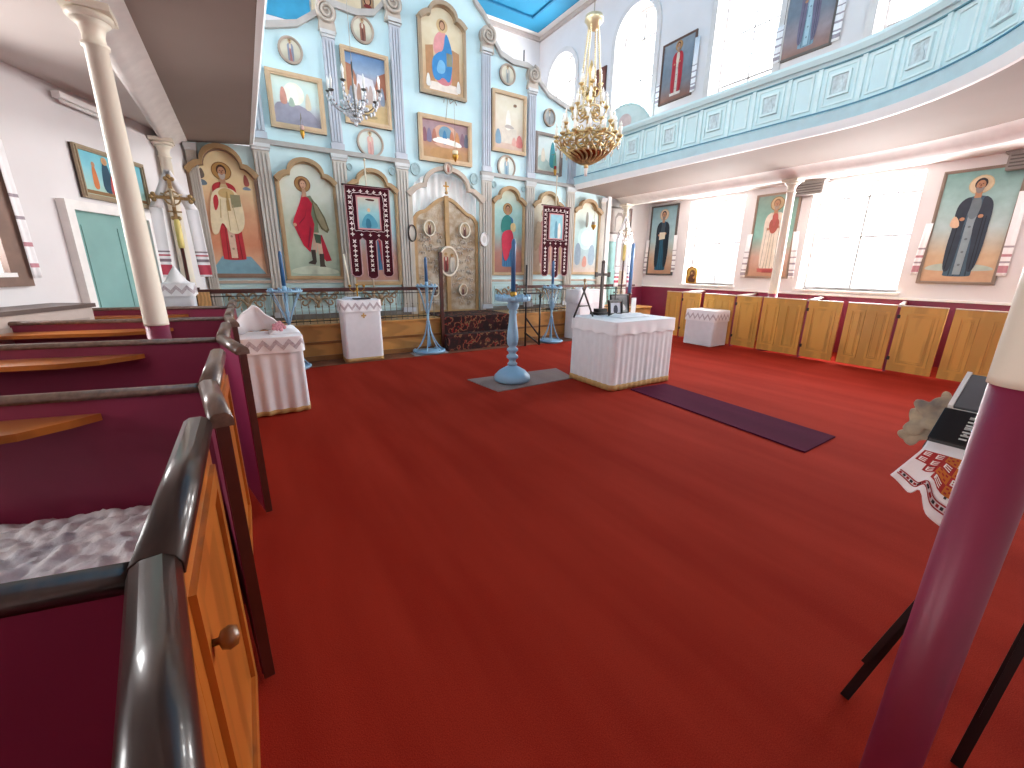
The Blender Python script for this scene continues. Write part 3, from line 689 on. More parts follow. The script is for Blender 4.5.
# upper pictures
def fpic(label,x0,x1,z0,z1,bg,sh,fm=FRAME,fw=.08,outline=None,name='framed_icon',arch=None):
    return picture(name,label,'icon',((x0+x1)/2,YI,z0),0,x1-x0,z1-z0,bg,sh,fm,fw,.09,outline,arch=arch)
def blob(c,x,z,w,h): return (c,[(x-w/2,z),(x-w*.4,z+h*.6),(x-w*.15,z+h),(x+w*.15,z+h),(x+w*.4,z+h*.6),(x+w/2,z)])
fpic('framed icon of white figures above a purple grey mountain, far left upper row',.72,1.6,3.93,4.8,gbg('#8F8FA0','#A9A8B4','#CFE0DC','#CFE5DF','#D4E5DA'),
  [('#9C9AA9',[(-.36,.08),(-.36,.38),(-.2,.42),(.1,.4),(.3,.26),(.36,.08)]),('#F2F0DC',ell(-.03,.56,.16,.17,18)),blob('#C48F80',-.2,.38,.12,.26),blob('#F6F4E8',-.03,.42,.14,.28),blob('#D9CDB4',.18,.34,.1,.26),blob('#A8B9A8',-.08,.36,.1,.14)])
crowd=[blob(random.choice(['#B9A7A0','#C9C2C0','#8F9AAA','#A98878','#D8D3D0','#9C8C94']),-.28+.07*k,.32+.03*(k%3),.1,.3) for k in range(9)]
fpic('framed icon of a crowd before brown city walls under blue sky, behind crystal chandelier',1.95,2.8,4.2,5.41,gbg('#C9B084','#CDB890','#A98678','#8FA4BC','#5E86B4'),
  [('#B0785F',[(-.38,.55),(-.38,.98),(-.25,.95),(-.18,.8),(-.16,.5)],0),('#A9705A',[(.38,.5),(.38,.95),(.2,.85),(.12,.5)],0),('#DCDADF',[(-.2,.5),(-.15,.82),(.12,.78),(.18,.5)],0)]+crowd+[('#C9AE80',[(-.38,.08),(-.38,.32),(.38,.36),(.38,.08)],0),('#A3906B',[(-.3,.14),(-.1,.22),(.2,.18),(.1,.12)])],FRAME,.07)
ca=arch_out(1.0,1.24,1.56)
fpic('large arched icon of an enthroned figure in pink and blue at top centre',3.41,4.42,4.98,6.54,gbg('#C9A783','#D4B58E','#DCCBA6','#E2D6B8','#E2D8BC'),
  [('#B98A62',[(-.36,.22),(-.36,.82),(-.2,.86),(-.18,.25)],0),('#B98A62',[(.18,.25),(.2,.86),(.36,.82),(.36,.22)],0),('#E8DCD0',[(-.3,.1),(-.26,.24),(.28,.24),(.32,.1)],0),('#CC7F84',[(-.16,.22),(-.2,.5),(.2,.5),(.18,.2)]),
   ('#DE9A9A',[(-.2,.7),(-.18,.98),(-.06,1.12),(.08,1.12),(.14,.9),(.1,.66)]),('#3F86BE',[(-.22,.3),(-.24,.62),(-.1,.76),(.02,.8),(.06,1.1),(.12,1.08),(.22,.8),(.2,.5),(.14,.24),(0,.36),(-.1,.26)]),('#78B4D8',[(-.16,.4),(-.08,.66),(.06,.6),(.04,.4)]),('#8A8A74',[(.08,.55),(.08,.78),(.2,.78),(.2,.57)],0),
   ('#D8B98A',ell(0,1.21,.12,.12,18)),('#6A4A34',ell(0,1.22,.065,.085,16)),('#C79A7C',ell(0,1.21,.045,.062,16)),blob('#E7E4DE',-.32,.14,.1,.22),blob('#E7E4DE',.33,.12,.1,.22)],mat('#B39C80',.45,var=.1),.06,outline=ca,arch=mat('#A8937A',.5,var=.12),name='arched_icon')
fpic('framed icon of figures seated round a long white table, above the gold doors',3.34,4.52,3.76,4.61,gbg('#B08A66','#BB9068','#A97F74','#A58E94','#A3848A'),
  [('#C9A08C',[(-.3,.3),(-.28,.6),(-.14,.72),(.16,.72),(.3,.58),(.3,.3)]),('#6E93A6',ell(0,.56,.15,.14,16)),('#E9DFD0',[(-.3,.38),(-.3,.46),(0,.5),(.36,.44),(.36,.32),(0,.38)])]+[blob(c,x,.36,.12,.26) for c,x in (('#8C5F6A',-.46),('#7F7690',-.36),('#A9705F',-.25),('#3F78A0',-.02),('#B9785C',.14),('#C98D60',.26),('#8A6A78',.38),('#6A6F80',.47))]+[('#EFE8DE',[(-.3,.38),(-.28,.45),(0,.48),(.36,.42),(.36,.33),(0,.37)]),('#B88C5E',[(-.4,.08),(-.3,.3),(.3,.28),(.42,.08)])],FRAME,.08)
fpic('tall framed icon of a white figure over an altar, blue and red kneelers',5.03,5.92,4.17,5.37,gbg('#C9A99A','#D8C6B4','#E4DAC6','#E6DEC8','#DDD5C0'),
  [('#D9CFC0',[(-.2,.2),(-.18,.5),(.2,.5),(.22,.2)],0),blob('#F0ECE0',-.02,.46,.16,.4),('#B7AFA8',[(-.16,.5),(-.02,.6),(.2,.5)]),blob('#7F9FB4',-.28,.16,.18,.3),blob('#D4827E',.28,.14,.2,.26),blob('#D8A79A',.14,.16,.14,.18),('#8C6A50',[(.1,.94),(.12,1.0),(.2,1.0),(.2,.94)])],FRAME,.07)
fpic('framed icon with blue green robed figure beside a red lamp, nearest the gallery',6.2,7.0,3.86,4.74,gbg('#BCC4B4','#CFD6CC','#D3DFDA','#CFDEDC','#D5E0DC'),
  [('#AEC4BC',[(-.34,.1),(-.3,.42),(-.1,.36),(.1,.2),(.1,.08)]),blob('#3F8A94',.12,.16,.2,.56),blob('#5E9F8E',.2,.12,.12,.4),blob('#D8CFBC',-.16,.26,.14,.3)],mat('#8E8078',.45),.06)
b=picture('small_icon','tiny icon of a dark haired head at the very top, left of centre','icon',(2.5,8.98,6.06),0,.22,.26,gbg('#8A6A50','#A98A68','#B79A74'),[('#3A2420',ell(0,.15,.07,.085,14)),('#B98A6C',ell(0,.14,.045,.06,14)),('#7A2E2A',[(-.08,.03),(-.05,.09),(.05,.09),(.08,.03)])],FRBR,.02,.03)
# mural on the far wall above the scallops
mu=thing('mural','blue and cream painted half round mural on far wall at top left','mural',(1.0,YF,8.2))
MB().prism([(-1.6,0),(1.55,0),(1.55,1.65),(-1.6,1.65)],-.04,0).build('blue_field',mat('#3C9CC4',.7,var=.12,scale=2),mu)
MB().prism([(1.6,0),(4.2,0),(4.2,1.65),(1.6,1.65)],-.04,0).build('cream_field',mat('#D3C2A4',.7,var=.12,scale=2),mu)

# ------------------------------------------------------------------ solea: step, rail, carpeted steps
so=thing('altar_platform','honey oak platform step running below the icon screen','platform')
MB().box(-.95,9.7,8.02,15,0,.62).build('platform_body',SOLW,so)
MB().box(-.95,9.7,7.97,8.5,.62,.655,bev=.006).box(-.95,9.7,8.5,9.6,.62,.64).build('tread',mat('#C4904F',.35,var=.12,kind='wood',scale=1,stretch=(.4,3,3)),so)
MB().box(-.95,9.7,7.99,8.02,.3,.345).build('moulding',mat('#8A5A2C',.4),so)
MB().box(-.95,9.7,7.985,8.02,0,.09).build('kick_board',mat('#8F6034',.45,var=.15),so)
st=thing('carpeted_steps','steps covered in dark floral carpet leading to the gold doors','steps',(4.1,7.7,0))
for k,(y0,z,y1) in enumerate(((-.02,.33,.34),(.22,.665,.31),(.3,.67,1.25))):
    MB().box(-.8,.8,y0,y1,(0,.33,.655)[k],z,bev=.006).build('step',FLORAL,st)
def rail(name,label,x0,x1,posts):
    t=thing(name,label,'railing',((x0+x1)/2,8.08,.655)); c=(x0+x1)/2
    MB().box(x0-c,x1-c,-.04,.04,.555,.62,bev=.01).build('handrail',DKWOOD,t)
    MB().box(x0-c,x1-c,-.012,.012,.04,.055).box(x0-c,x1-c,-.012,.012,.5,.515).build('lower_bar',IRON,t)
    n=int((x1-x0)/.11)
    src=MB().tube([(0,0,0),(0,0,.57)],.006,6).ball((0,0,.3),.016).build('baluster',mat('#8C8478',.4,.5),t,loc=(x0-c+.05,0,0))
    for k in range(1,n):
        d=src.copy(); COL.objects.link(d); d.parent=t; d.location=(x0-c+.05+k*.11,0,0)
    for x,h,w in posts:
        MB().box(x-c-w/2,x-c+w/2,-w/2,w/2,0,h).box(x-c-w*.6,x-c+w*.6,-w*.6,w*.6,h,h+.03).build('newel_post',DKWOOD,t)
rail('altar_rail','dark wooden handrail on thin iron bars left of the carpeted steps',-.72,3.28,[(-.68,.62,.1)])
rail('altar_rail','dark wooden handrail on thin iron bars right of the carpeted steps',5.12,9.0,[(5.14,.62,.07)])
tag(MB().box(3.24,3.3,7.84,7.9,0,1.93).box(3.225,3.315,7.825,7.915,0,.05).build('step_post',DKWOOD),'tall dark square post at left side of the carpeted steps','post')

# ------------------------------------------------------------------ embroidered towels
RED=pmat('#B4364A'); 
def towel_strip(b,M,x0,x1,z0,z1,y,dx=0,bands=((.06,.14,1),(.2,.23,2),(.27,.3,2)),nw=3):
    """hanging cloth strip, bands measured up from the lower end"""
    def pt(u,v):
        x=x0+(x1-x0)*u+dx*(1-v); z=z0+(z1-z0)*v
        return M@Vector((x,y-.006*math.sin(u*PI*nw)*(1-.4*v),z))
    cuts=sorted({0,1}|{min(1,a/(z1-z0)) for a,_,_ in bands}|{min(1,c/(z1-z0)) for _,c,_ in bands})
    for a,c in zip(cuts,cuts[1:]):
        mid=(a+c)/2*(z1-z0); b.mi=0
        for lo_,hi,k in bands:
            if lo_<=mid<=hi: b.mi=k
        n=12
        vs=[[b._v(pt(i/n,v)) for i in range(n+1)] for v in (a,c)]
        for i in range(n): b.face([vs[0][i],vs[0][i+1],vs[1][i+1],vs[1][i]],True)
    b.mi=0
TW=[CLOTHW,pmat('#C24A5C'),pmat('#8B7C84')]; TWM=[CLOTHW,pmat('#C08A94'),pmat('#A79CA4')]
def towel(where,M,strips,bands,solid=.004,sides=('left','right')):
    for (x0,x1,z0,z1,y,dx),sd,ov in zip(strips,sides,(z1_ for z1_ in (0,0))):
        b=MB(); towel_strip(b,M,x0,x1,z0,z1,y,dx,bands); bmesh.ops.remove_doubles(b.bm,verts=b.bm.verts[:],dist=.0004)
        o=b.build('embroidered_towel',TWM,solid=solid); tag(o,where%sd,'towel')

# ------------------------------------------------------------------ right wall pictures
def rw(name,label,y0,y1,z0,z1,bg,sh,fm=FRBR,fw=.045,cat='icon'):
    return picture(name,label,cat,(XR-.0,(y0+y1)/2,z0),-PI/2,abs(y0-y1),z1-z0,bg,sh,fm,fw,.04)
rw('framed_icon','framed icon of a dark hooded saint with white book, first on lower right wall',8.03,8.97,1.5,3.44,gbg('#B98C70','#BFA48C','#A9C2C6','#9CC0CA','#7FA6B2'),
  saint(0,.14,1.7,'#23576F','#1E2B38',inner='#3C4A55',halo='#D8BFA0',hair='#2B2A30',beard='#8A8078',rim='#B79C80')+[('#D9D2BE',[(-.1,1.0),(-.1,1.2),(.1,1.2),(.1,1.02)],0)],mat('#5C5552',.5))
rw('framed_icon','framed icon of a cream robed saint partly behind the white column',4.92,5.89,1.49,3.36,gbg('#B58A70','#C9A596','#8FBBB0','#86AFA4','#8A9F96'),
  saint(0,.14,1.66,'#DCCFBE','#E2D6C8',inner='#B5605A',halo='#C9AE8A',hair='#8A6A50',beard='#A9988A',hem='#B5605A')+[('#A85B50',[(-.12,1.2),(-.05,1.35),(0,1.1),(.06,1.36),(.13,1.2),(.05,1.0),(-.05,1.0)]),('#9E4A4A',[(-.1,.13),(-.1,.2),(.12,.2),(.12,.13)],0)],mat('#9A8272',.5))
rw('framed_icon','large framed icon of a bearded monk in dark cloak on teal ground, far right',1.72,2.7,1.47,3.33,gbg('#C9A284','#CBB090','#B4C9C9','#9FC2C0','#7FAAA6'),
  [('#AFC0B8',[(-.42,.3),(-.2,.36),(0,.3),(.2,.34),(.42,.28),(.42,.22),(-.42,.22)])]+saint(.0,.13,1.62,'#4C6374','#39424F',inner='#6E7C84',halo='#DCCBAA',hair='#3C3A3E',beard='#8E8A86',rim='#C9B892',stole='#8C9CA4')+[('#D9B79A',[(-.26,.95),(-.22,1.15),(-.14,1.05),(-.12,.92)])],mat('#8F7D70',.5))
rw('framed_icon','upper wall picture of a bishop in red on slate blue, between the arched windows',8.07,9.11,6.06,7.5,gbg('#8F5F4C','#7C7A80','#74808C','#7F8B98','#8C959E'),
  saint(.0,.14,1.25,'#A9454C','#B5343E',inner='#D8C6B4',halo='#B58A5C',beard='#9A948E',stole='#C9BCB0',hem='#D8CFC6'),mat('#6E5248',.5))
rw('framed_icon','upper wall picture of a figure in pale blue cut off by the top edge',4.91,5.91,6.0,7.6,gbg('#9A7468','#9C8F94','#76818E','#77828F','#7F8994'),
  saint(.0,.14,1.4,'#86A2B2','#756E84',inner='#B9A4A4',halo='#C0A27C',stole='#A8C4D0'),mat('#6E6560',.5))
rw('framed_icon','small dark framed picture on wall behind the gold chandelier',11.3,11.75,7.1,7.8,gbg('#7A4A40','#8C5A4C','#7A5048'),[('#B59A88',[(-.12,.1),(-.1,.4),(0,.55),(.1,.4),(.12,.1)])],mat('#6A3A34',.5))
def Mr(y,z=0): return Matrix.Translation((XR-.06,y,z))@Matrix.Rotation(-PI/2,4,'Z')
bd=((.05,.12,2),(.16,.19,2),(.3,.34,2),(.44,.47,2),(.58,.6,2))
bdr=((.05,.16,1),(.2,.23,2),(.3,.34,1),(.44,.47,2))
towel('white grey banded towel hanging down the %s side of the hooded saint icon',Mr(8.5),[(-.54,-.43,1.55,2.5,0,-.03),(.43,.55,1.6,2.6,0,.02)],bd)
towel('white grey banded towel hanging down the %s side of the cream robed saint icon',Mr(5.4),[(-.56,-.44,1.5,2.5,0,-.04),(.46,.58,1.5,2.5,0,.05)],bd)
towel('white pink banded towel hanging down the %s side of the monk icon',Mr(2.2),[(-.56,-.46,1.62,2.5,0,-.04),(.44,.55,1.62,2.9,0,.03)],bdr)
towel('white dark banded towel hanging %s of the upper red bishop picture',Mr(8.59),[(-.62,-.5,6.1,6.6,0,0),(.5,.64,6.1,7.3,0,0)],bd)
towel('white dark banded towel hanging %s of the upper pale blue picture',Mr(5.4),[(-.62,-.48,6.02,6.7,0,0),(.5,.64,6.02,7.5,0,0)],bd)
# gilded icon leaning on the first lower window sill
gi=picture('gilded_icon','small gilded icon with round topped frame on the first lower window ledge','icon',(10.42,7.33,1.3),-PI/2,.36,.44,gbg('#C9983C','#D8B05A','#D9B565'),[('#8A5A34',ell(.02,.26,.09,.1,16)),('#5E3A2C',[(-.12,.03),(-.08,.22),(.06,.26),(.14,.1),(.12,.03)]),('#2E2420',ell(0,.29,.05,.055,14)),('#C79A6C',ell(.0,.28,.033,.042,12)),('#D9A25C',ell(.08,.16,.03,.035,10))],BRASS,.035,.03,outline=[(-.16,0),(-.16,.36),(-.12,.42),(0,.45),(.12,.42),(.16,.36),(.16,0)])
# round-headed panel standing in the gallery, loudspeaker like bracket boxes
tp=thing('painted_panel','round headed pale painted panel standing behind gallery rail by the far window','panel',(9.9,9.75,4.45),-PI/2+.3)
b=MB(); mats=[gbg('#C7B6B4','#D9D8D4','#BFD2D2','#C9DCDA')]; ol=[(-.75,0)]+[(-.75*math.cos(PI*k/16),.95+.75*math.sin(PI*k/16)) for k in range(17)]+[(.75,0)]
b.prism(ol,-.03,.0); art(b,mats,[('#D39AA0',[(-.5,.9),(-.3,1.1),(0,.95),(.3,1.1),(.45,.85),(.2,.78),(-.2,.8)]),('#CBB7B4',ell(0,1.3,.2,.2,14))],-.031); b.build('panel_board',mats,tp)
MB().ring([(x*1.05,z*1.03) for x,z in ol],ol,-.05,.01).build('panel_rim',mat('#B9D4D4',.6),tp)
MB().box(-.6,.6,-.02,.3,-.7,0).build('panel_stand',mat('#B9D4D4',.6),tp)
def heater(label,y,z,w=.8):
    t=thing('wall_heater',label,'heater',(XR-.02,y,z),-PI/2)
    MB().box(-w/2,w/2,-.16,0,0,.24).box(-w/2-.04,w/2+.04,-.19,0,.24,.27).build('housing',mat('#8F8682',.5),t)
    b=MB()
    for k in range(4): b.box(-w/2+.03,w/2-.03,-.18,-.15,.035+k*.05,.055+k*.05)
    b.build('grille',mat('#5C524E',.4,.3),t)
heater('dark slatted wall heater high on right wall beside the white column',4.75,3.22,.55)
heater('dark slatted wall heater above right corner of the monk icon',1.62,3.22,.7)

# ------------------------------------------------------------------ left wall
def LWp(s,off=0): return Vector((WX+WD.x*s-WD.y*-off*0,WY+WD.y*s,0))
def lw(s): return (WX+WD.x*s,WY+WD.y*s)
x,y=lw(1.66)
picture('framed_icon','framed icon of a family group on turquoise ground above the green door','icon',(x,y,2.38),R(WA),1.08,.57,gbg('#A9C4AC','#9CCBCC','#7FC3D2','#74BFD0'),
  [(c,p) for c,p in [blob('#C87848',-.3,.12,.09,.27),blob('#2F4F63',-.12,.1,.17,.36),blob('#B8504C',-.03,.08,.13,.25),blob('#5B3A48',.1,.1,.12,.3),blob('#D8A080',-.03,.3,.06,.06)]]+[('#B98A6C',ell(-.3,.39,.026,.032,10)),('#C9A070',ell(-.12,.46,.045,.045,14)),('#B98A6C',ell(-.12,.455,.024,.03,10)),('#8A6A48',[(-.5,.06),(-.5,.1),(.5,.1),(.5,.06)],0)],mat('#9C8A70',.5),.05,.05)
x,y=lw(3.1); 
towel('narrow white towel with dark dots on %s edge of brown left aisle window frame',Matrix.Translation((x,y,0))@Matrix.Rotation(R(WA),4,'Z'),[(-.03,.06,1.5,2.75,-.08,.02)],((.1,.14,1),(.3,.34,1),(.55,.58,2),(.75,.78,2)),sides=('right',))
x,y=lw(1.95)
t=thing('strip_light','white fluorescent strip light at top of the left aisle wall','lamp',(x+.06,y-.03,3.32),R(WA))
MB().box(-.35,.35,-.05,.03,.03,.09).build('fitting',WHITE,t); MB().tube([(-.3,-.01,.01),(.3,-.01,.01)],.018,10).build('tube',WHITE,t)
x,y=lw(3.72)
t=thing('low_cupboard','low pinkish grey cupboard against the left aisle wall under the window','cupboard',(x+.2,y-.095,0),R(WA))
MB().box(-.75,.75,-.2,.2,0,1.2).build('body',mat('#BFAFA6',.6,var=.08),t); MB().box(-.78,.78,-.22,.2,1.2,1.24).build('top_board',mat('#5A4A44',.4),t)
MB().ring(rect(-.68,.1,.68,1.1),rect(-.6,.18,.6,1.02),-.21,-.2).build('front_moulding',mat('#AB9B92',.6),t)

# ------------------------------------------------------------------ left box pews
XP=-.2; SK=math.tan(R(13)); ZT=1.15; RY=[.84,2.17,3.58,5.0,6.35]; OPEN={1:(-12),2:(-13),3:(-6),4:0}
labs=['nearest box pew on the left, with fluffy white seat cover and oak front','second box pew on the left, with oak shelf and door ajar','third box pew on the left, with pink lined open door','fourth box pew on the left, around the foot of the cream column','farthest low box pew on the left, beside the processional cross']
def cap(b,p0,p1,z,w=.05,h=.035,M=None):
    """half round capping along a line"""
    a=Vector(p0); c=Vector(p1); d=(c-a).normalized(); n=Vector((-d.y,d.x,0)); prof=[(-w,0),(-w,h*.45),(-w*.8,h*.8),(-w*.4,h),(w*.4,h),(w*.8,h*.8),(w,h*.45),(w,0)]
    r=[[b._v(p+n*u+Vector((0,0,z+v))) for u,v in prof] for p in (a,c)]
    for k in range(8):
        j=(k+1)%8; b.face([r[0][k],r[0][j],r[1][j],r[1][k]],k<7)
    b.face(r[0][::-1]); b.face(r[1])
for i,ry in enumerate(RY):
    t=thing('box_pew',labs[i],'pew',(XP,ry,0)); W=3.2
    Mw=Matrix.Rotation(PI-math.atan(SK),4,'Z')   # local x runs away to the left along the partition
    b=MB(); b.box(0,W,-.02,.02,0,ZT-.03,Mw); b.build('partition',MAROON,t)
    b=MB(); e=Mw@Vector((W,0,0)); cap(b,(0,0,0),e,ZT-.03,.031,.032); b.build('partition_cap',CAP if i else CAPD,t)
    nxt=RY[i+1]-ry if i+1<len(RY) else 1.0
    if i+1<len(RY):
        # fixed oak panel then door
        fl_=.8 if i else .78
        b=MB(); b.box(-.012,.02,0,fl_,.0,ZT-.03); o=b.build('front_panel',OAKL if i<1 else OAKL,t)
        b=MB(); b.ring([(p[0],p[1]) for p in rect(.06,.12,fl_-.06,ZT-.13)],rect(.12,.18,fl_-.12,ZT-.19),0,.014,Matrix.Translation((.02,0,0))@Matrix.Rotation(PI/2,4,'Z')@Matrix.Rotation(PI,4,'Z')@Matrix.Translation((-fl_,0,0)))
        b.build('panel_moulding',OAKL,o)
        MB().box(-.02,-.012,0,fl_,0,ZT-.03).build('inner_lining',MAROON,o)
        b=MB(); cap(b,(0,-.01,0),(0,fl_,0),ZT-.03,.04,.05); b.build('front_cap',CAPD if i==0 else CAP,t)
        if i==0:
            k=MB(); k.lathe([(.008,0),(.008,.025),(.02,.03),(.026,.045),(.02,.06),(.0,.064)],14,Matrix.Rotation(PI/2,4,'Y')); k.build('knob',mat('#7A4A22',.3,coat=.4),o,loc=(.02,.1,.86))
        # door: hinged at the next partition, free end towards the viewer
        dl=nxt-fl_-.02; ang=OPEN[i+1] if i+1 in OPEN else 0
        if i==0: ang=-7
        if i==1: ang=-12
        hinge=Matrix.Translation((0,nxt-.005,0))@Matrix.Rotation(R(-ang),4,'Z')
        b=MB(); b.box(-.012,.02,-dl,0,.03,ZT-.03,hinge); o=b.build('door',OAKL,t)
        MB().box(-.022,-.012,-dl+.01,0,.03,ZT-.03,hinge).build('door_lining',mat('#97305A',.4,var=.06) if i==1 else MAROON,o)
        MB().box(-.018,.02,-dl-.01,-dl+.006,.02,ZT-.03,hinge).build('edge_post',DKWOOD,o)
        b=MB(); cap(b,hinge@Vector((0,-dl-.015,0)),hinge@Vector((0,0,0)),ZT-.03,.036,.05); b.build('door_cap',CAP,o)
        # book ledge on the next partition and seat at this one
        Ml=Matrix.Translation((0,nxt,0))@Mw
        for x0,z,dp,nm in ((.42 if i==0 else .5,1.06,.26,'shelf'),):
            pts=[(x0+.0,0.02),(x0-.04,.02),(x0+.02,.1),(x0+.12,.2),(x0+.3,dp),(W,dp),(W,.02)]
            q=[Ml@Vector((p[0],p[1],0)) for p in pts]
            b=MB(); b.zprism([(v.x,v.y) for v in q],z-.03,z); b.build('book_shelf',BENCH,t)
        b=MB(); b.box(.2,W,-.02-.42,-.02,.43,.47,Mw); b.build('seat',mat('#5A1F30',.4,var=.1),t)
    else:
        b=MB(); b.box(-.02,.02,0,.95,0,ZT-.03); b.build('front_panel',MAROON,t)
        b=MB(); cap(b,(0,-.01,0),(0,.97,0),ZT-.03,.05,.05); b.build('front_cap',CAP,t)
# near part of the first pew row, under the camera: another front with capping
t=thing('box_pew','pew front closest to viewer with long dark worn capping at bottom left','pew',(XP,.84,0))
HN=Matrix.Rotation(R(8),4,'Z')
b=MB(); b.box(-.012,.02,-.62,-.012,0.02,ZT-.03,HN); o=b.build('door',OAKL,t)
MB().box(-.02,-.012,-.62,-.012,0.02,ZT-.03,HN).build('door_lining',MAROON,o)
b=MB(); cap(b,HN@Vector((0,-.64,0)),(0,-.012,0),ZT-.03,.037,.05); b.build('door_cap',CAPD,o)
b=MB(); b.box(-.012,.02,-1.5,-.68,0,ZT-.03); o=b.build('front_panel',OAKL,t)
b=MB(); cap(b,(0,-1.5,0),(0,-.68,0),ZT-.03,.037,.05); b.build('front_cap',CAPD,o)
b=MB(); Mw=Matrix.Rotation(PI-math.atan(SK),4,'Z'); Mw=Matrix.Translation((0,-1.5,0))@Mw; b.box(0,3,-.02,.02,0,ZT-.03,Mw); b.build('partition',MAROON,t)
# fluffy white seat cover
t=MB(); rr=random.Random(3)
def fz(x,y):
    v=mathutils.noise.fractal(Vector((x*20,y*20,0)),.7,2.2,4); return v
Mw=Matrix.Translation((XP,RY[1],0))@Matrix.Rotation(PI-math.atan(SK),4,'Z')
def fleece(u,v):
    x=.05+1.9*u; y=.03+.86*v
    e=min(1,min(u,1-u,v,1-v)*18+.1)
    return Mw@Vector((x,y,.60+.05*e+.022*fz(x,y)*e))
t.grid(fleece,150,60)
o=t.build('fleece_cover',mat('#D9DCE4',1,var=.2,scale=9,c2='#FFFFFF',bump=.35,bscale=40),fix=False); tag(o,'fluffy white and grey fleece cover lying in the nearest pew','seat cover')
b=MB(); b.box(.16,1.95,.03,.85,.0,.6,Mw); tag(b.build('seat_box',mat('#4C1626',.5)),'maroon box seat beneath the fluffy white cover in nearest pew','seat')

# ------------------------------------------------------------------ right box pews
XQ=9.15
def panelled(b,y0,y1,ns,M=None):
    b.box(-.02,.02,y0,y1,.06,1.1)
def rpew(y,fx0,fx1,dx0,dx1,label,open_=0,nf=2):
    """y partition; fixed front fx0..fx1 ; door dx0..dx1 (Y, towards viewer smaller)"""
    t=thing('box_pew',label,'pew',(XQ,y,0))
    Mp=Matrix.Rotation(math.atan(SK),4,'Z')
    b=MB(); b.box(0.02,1.38,-.018,.018,0,1.1,Mp); b.build('partition',MAROON,t)
    b=MB(); cap(b,Mp@Vector((0.02,0,0)),Mp@Vector((1.38,0,0)),1.1,.035,.04); b.build('partition_cap',mat('#CFC4BC',.3,coat=.3),t)
    def front(a,c,n,name,M=Matrix()):
        b=MB(); b.box(-.018,.018,a-y,c-y,.04,1.12,M); o=b.build(name,OAKR,t)
        w=(c-a)/n
        for k in range(n):
            u0=a-y+w*k+(.07 if n==1 else .06); u1=a-y+w*(k+1)-(.07 if n==1 else .06)
            MM=M@Matrix.Rotation(PI/2,4,'Z')
            q=MB(); q.ring(rect(u0,.16,u1,1.02),rect(u0+.035,.195,u1-.035,.985),.018,.03,MM); q.ring(rect(u0+.05,.21,u1-.05,.97),rect(u0+.06,.22,u1-.06,.96),.018,.024,MM)
            q.box(u0+.07,u1-.07,.018,.026,.23,.95,MM); q.build('panel_moulding',OAKR,o)
        return o
    if fx1>fx0:
        o=front(fx0,fx1,nf,'front_panel'); 
        MB().box(-.03,.03,fx0-y,fx1-y,1.12,1.135).build('front_cap',mat('#D8C8B4',.35),t)
    if dx1>dx0:
        M=Matrix.Translation((0,dx1-y,0))@Matrix.Rotation(R(open_),4,'Z')@Matrix.Translation((0,-(dx1-y),0))
        o=front(dx0,dx1,1,'door',M)
        q=MB()
        for z in (.25,.95): q.box(-.03,-.016,dx1-y-.02,dx1-y+.02,z-.03,z+.03)
        q.build('hinge',IRON,t)
        MB().box(-.024,.024,dx0-y,dx1-y,1.12,1.135,M).build('door_cap',mat('#D8C8B4',.35),t)
rpew(6.62,6.66,7.07,6.12,6.6,'farthest oak fronted pew on the right beside the maroon wall',nf=1)
rpew(5.25,5.29,6.02,4.7,5.23,'oak fronted pew on the right behind the white draped box')
rpew(3.83,3.86,4.66,3.27,3.81,'oak fronted pew on the right directly in front of the white column')
rpew(2.47,2.5,3.18,1.89,2.45,'oak fronted pew on the right with closed door below the monk icon')
rpew(1.1,1.13,1.81,.5,1.08,'nearest oak fronted pew on the right, partly hidden by the purple column')

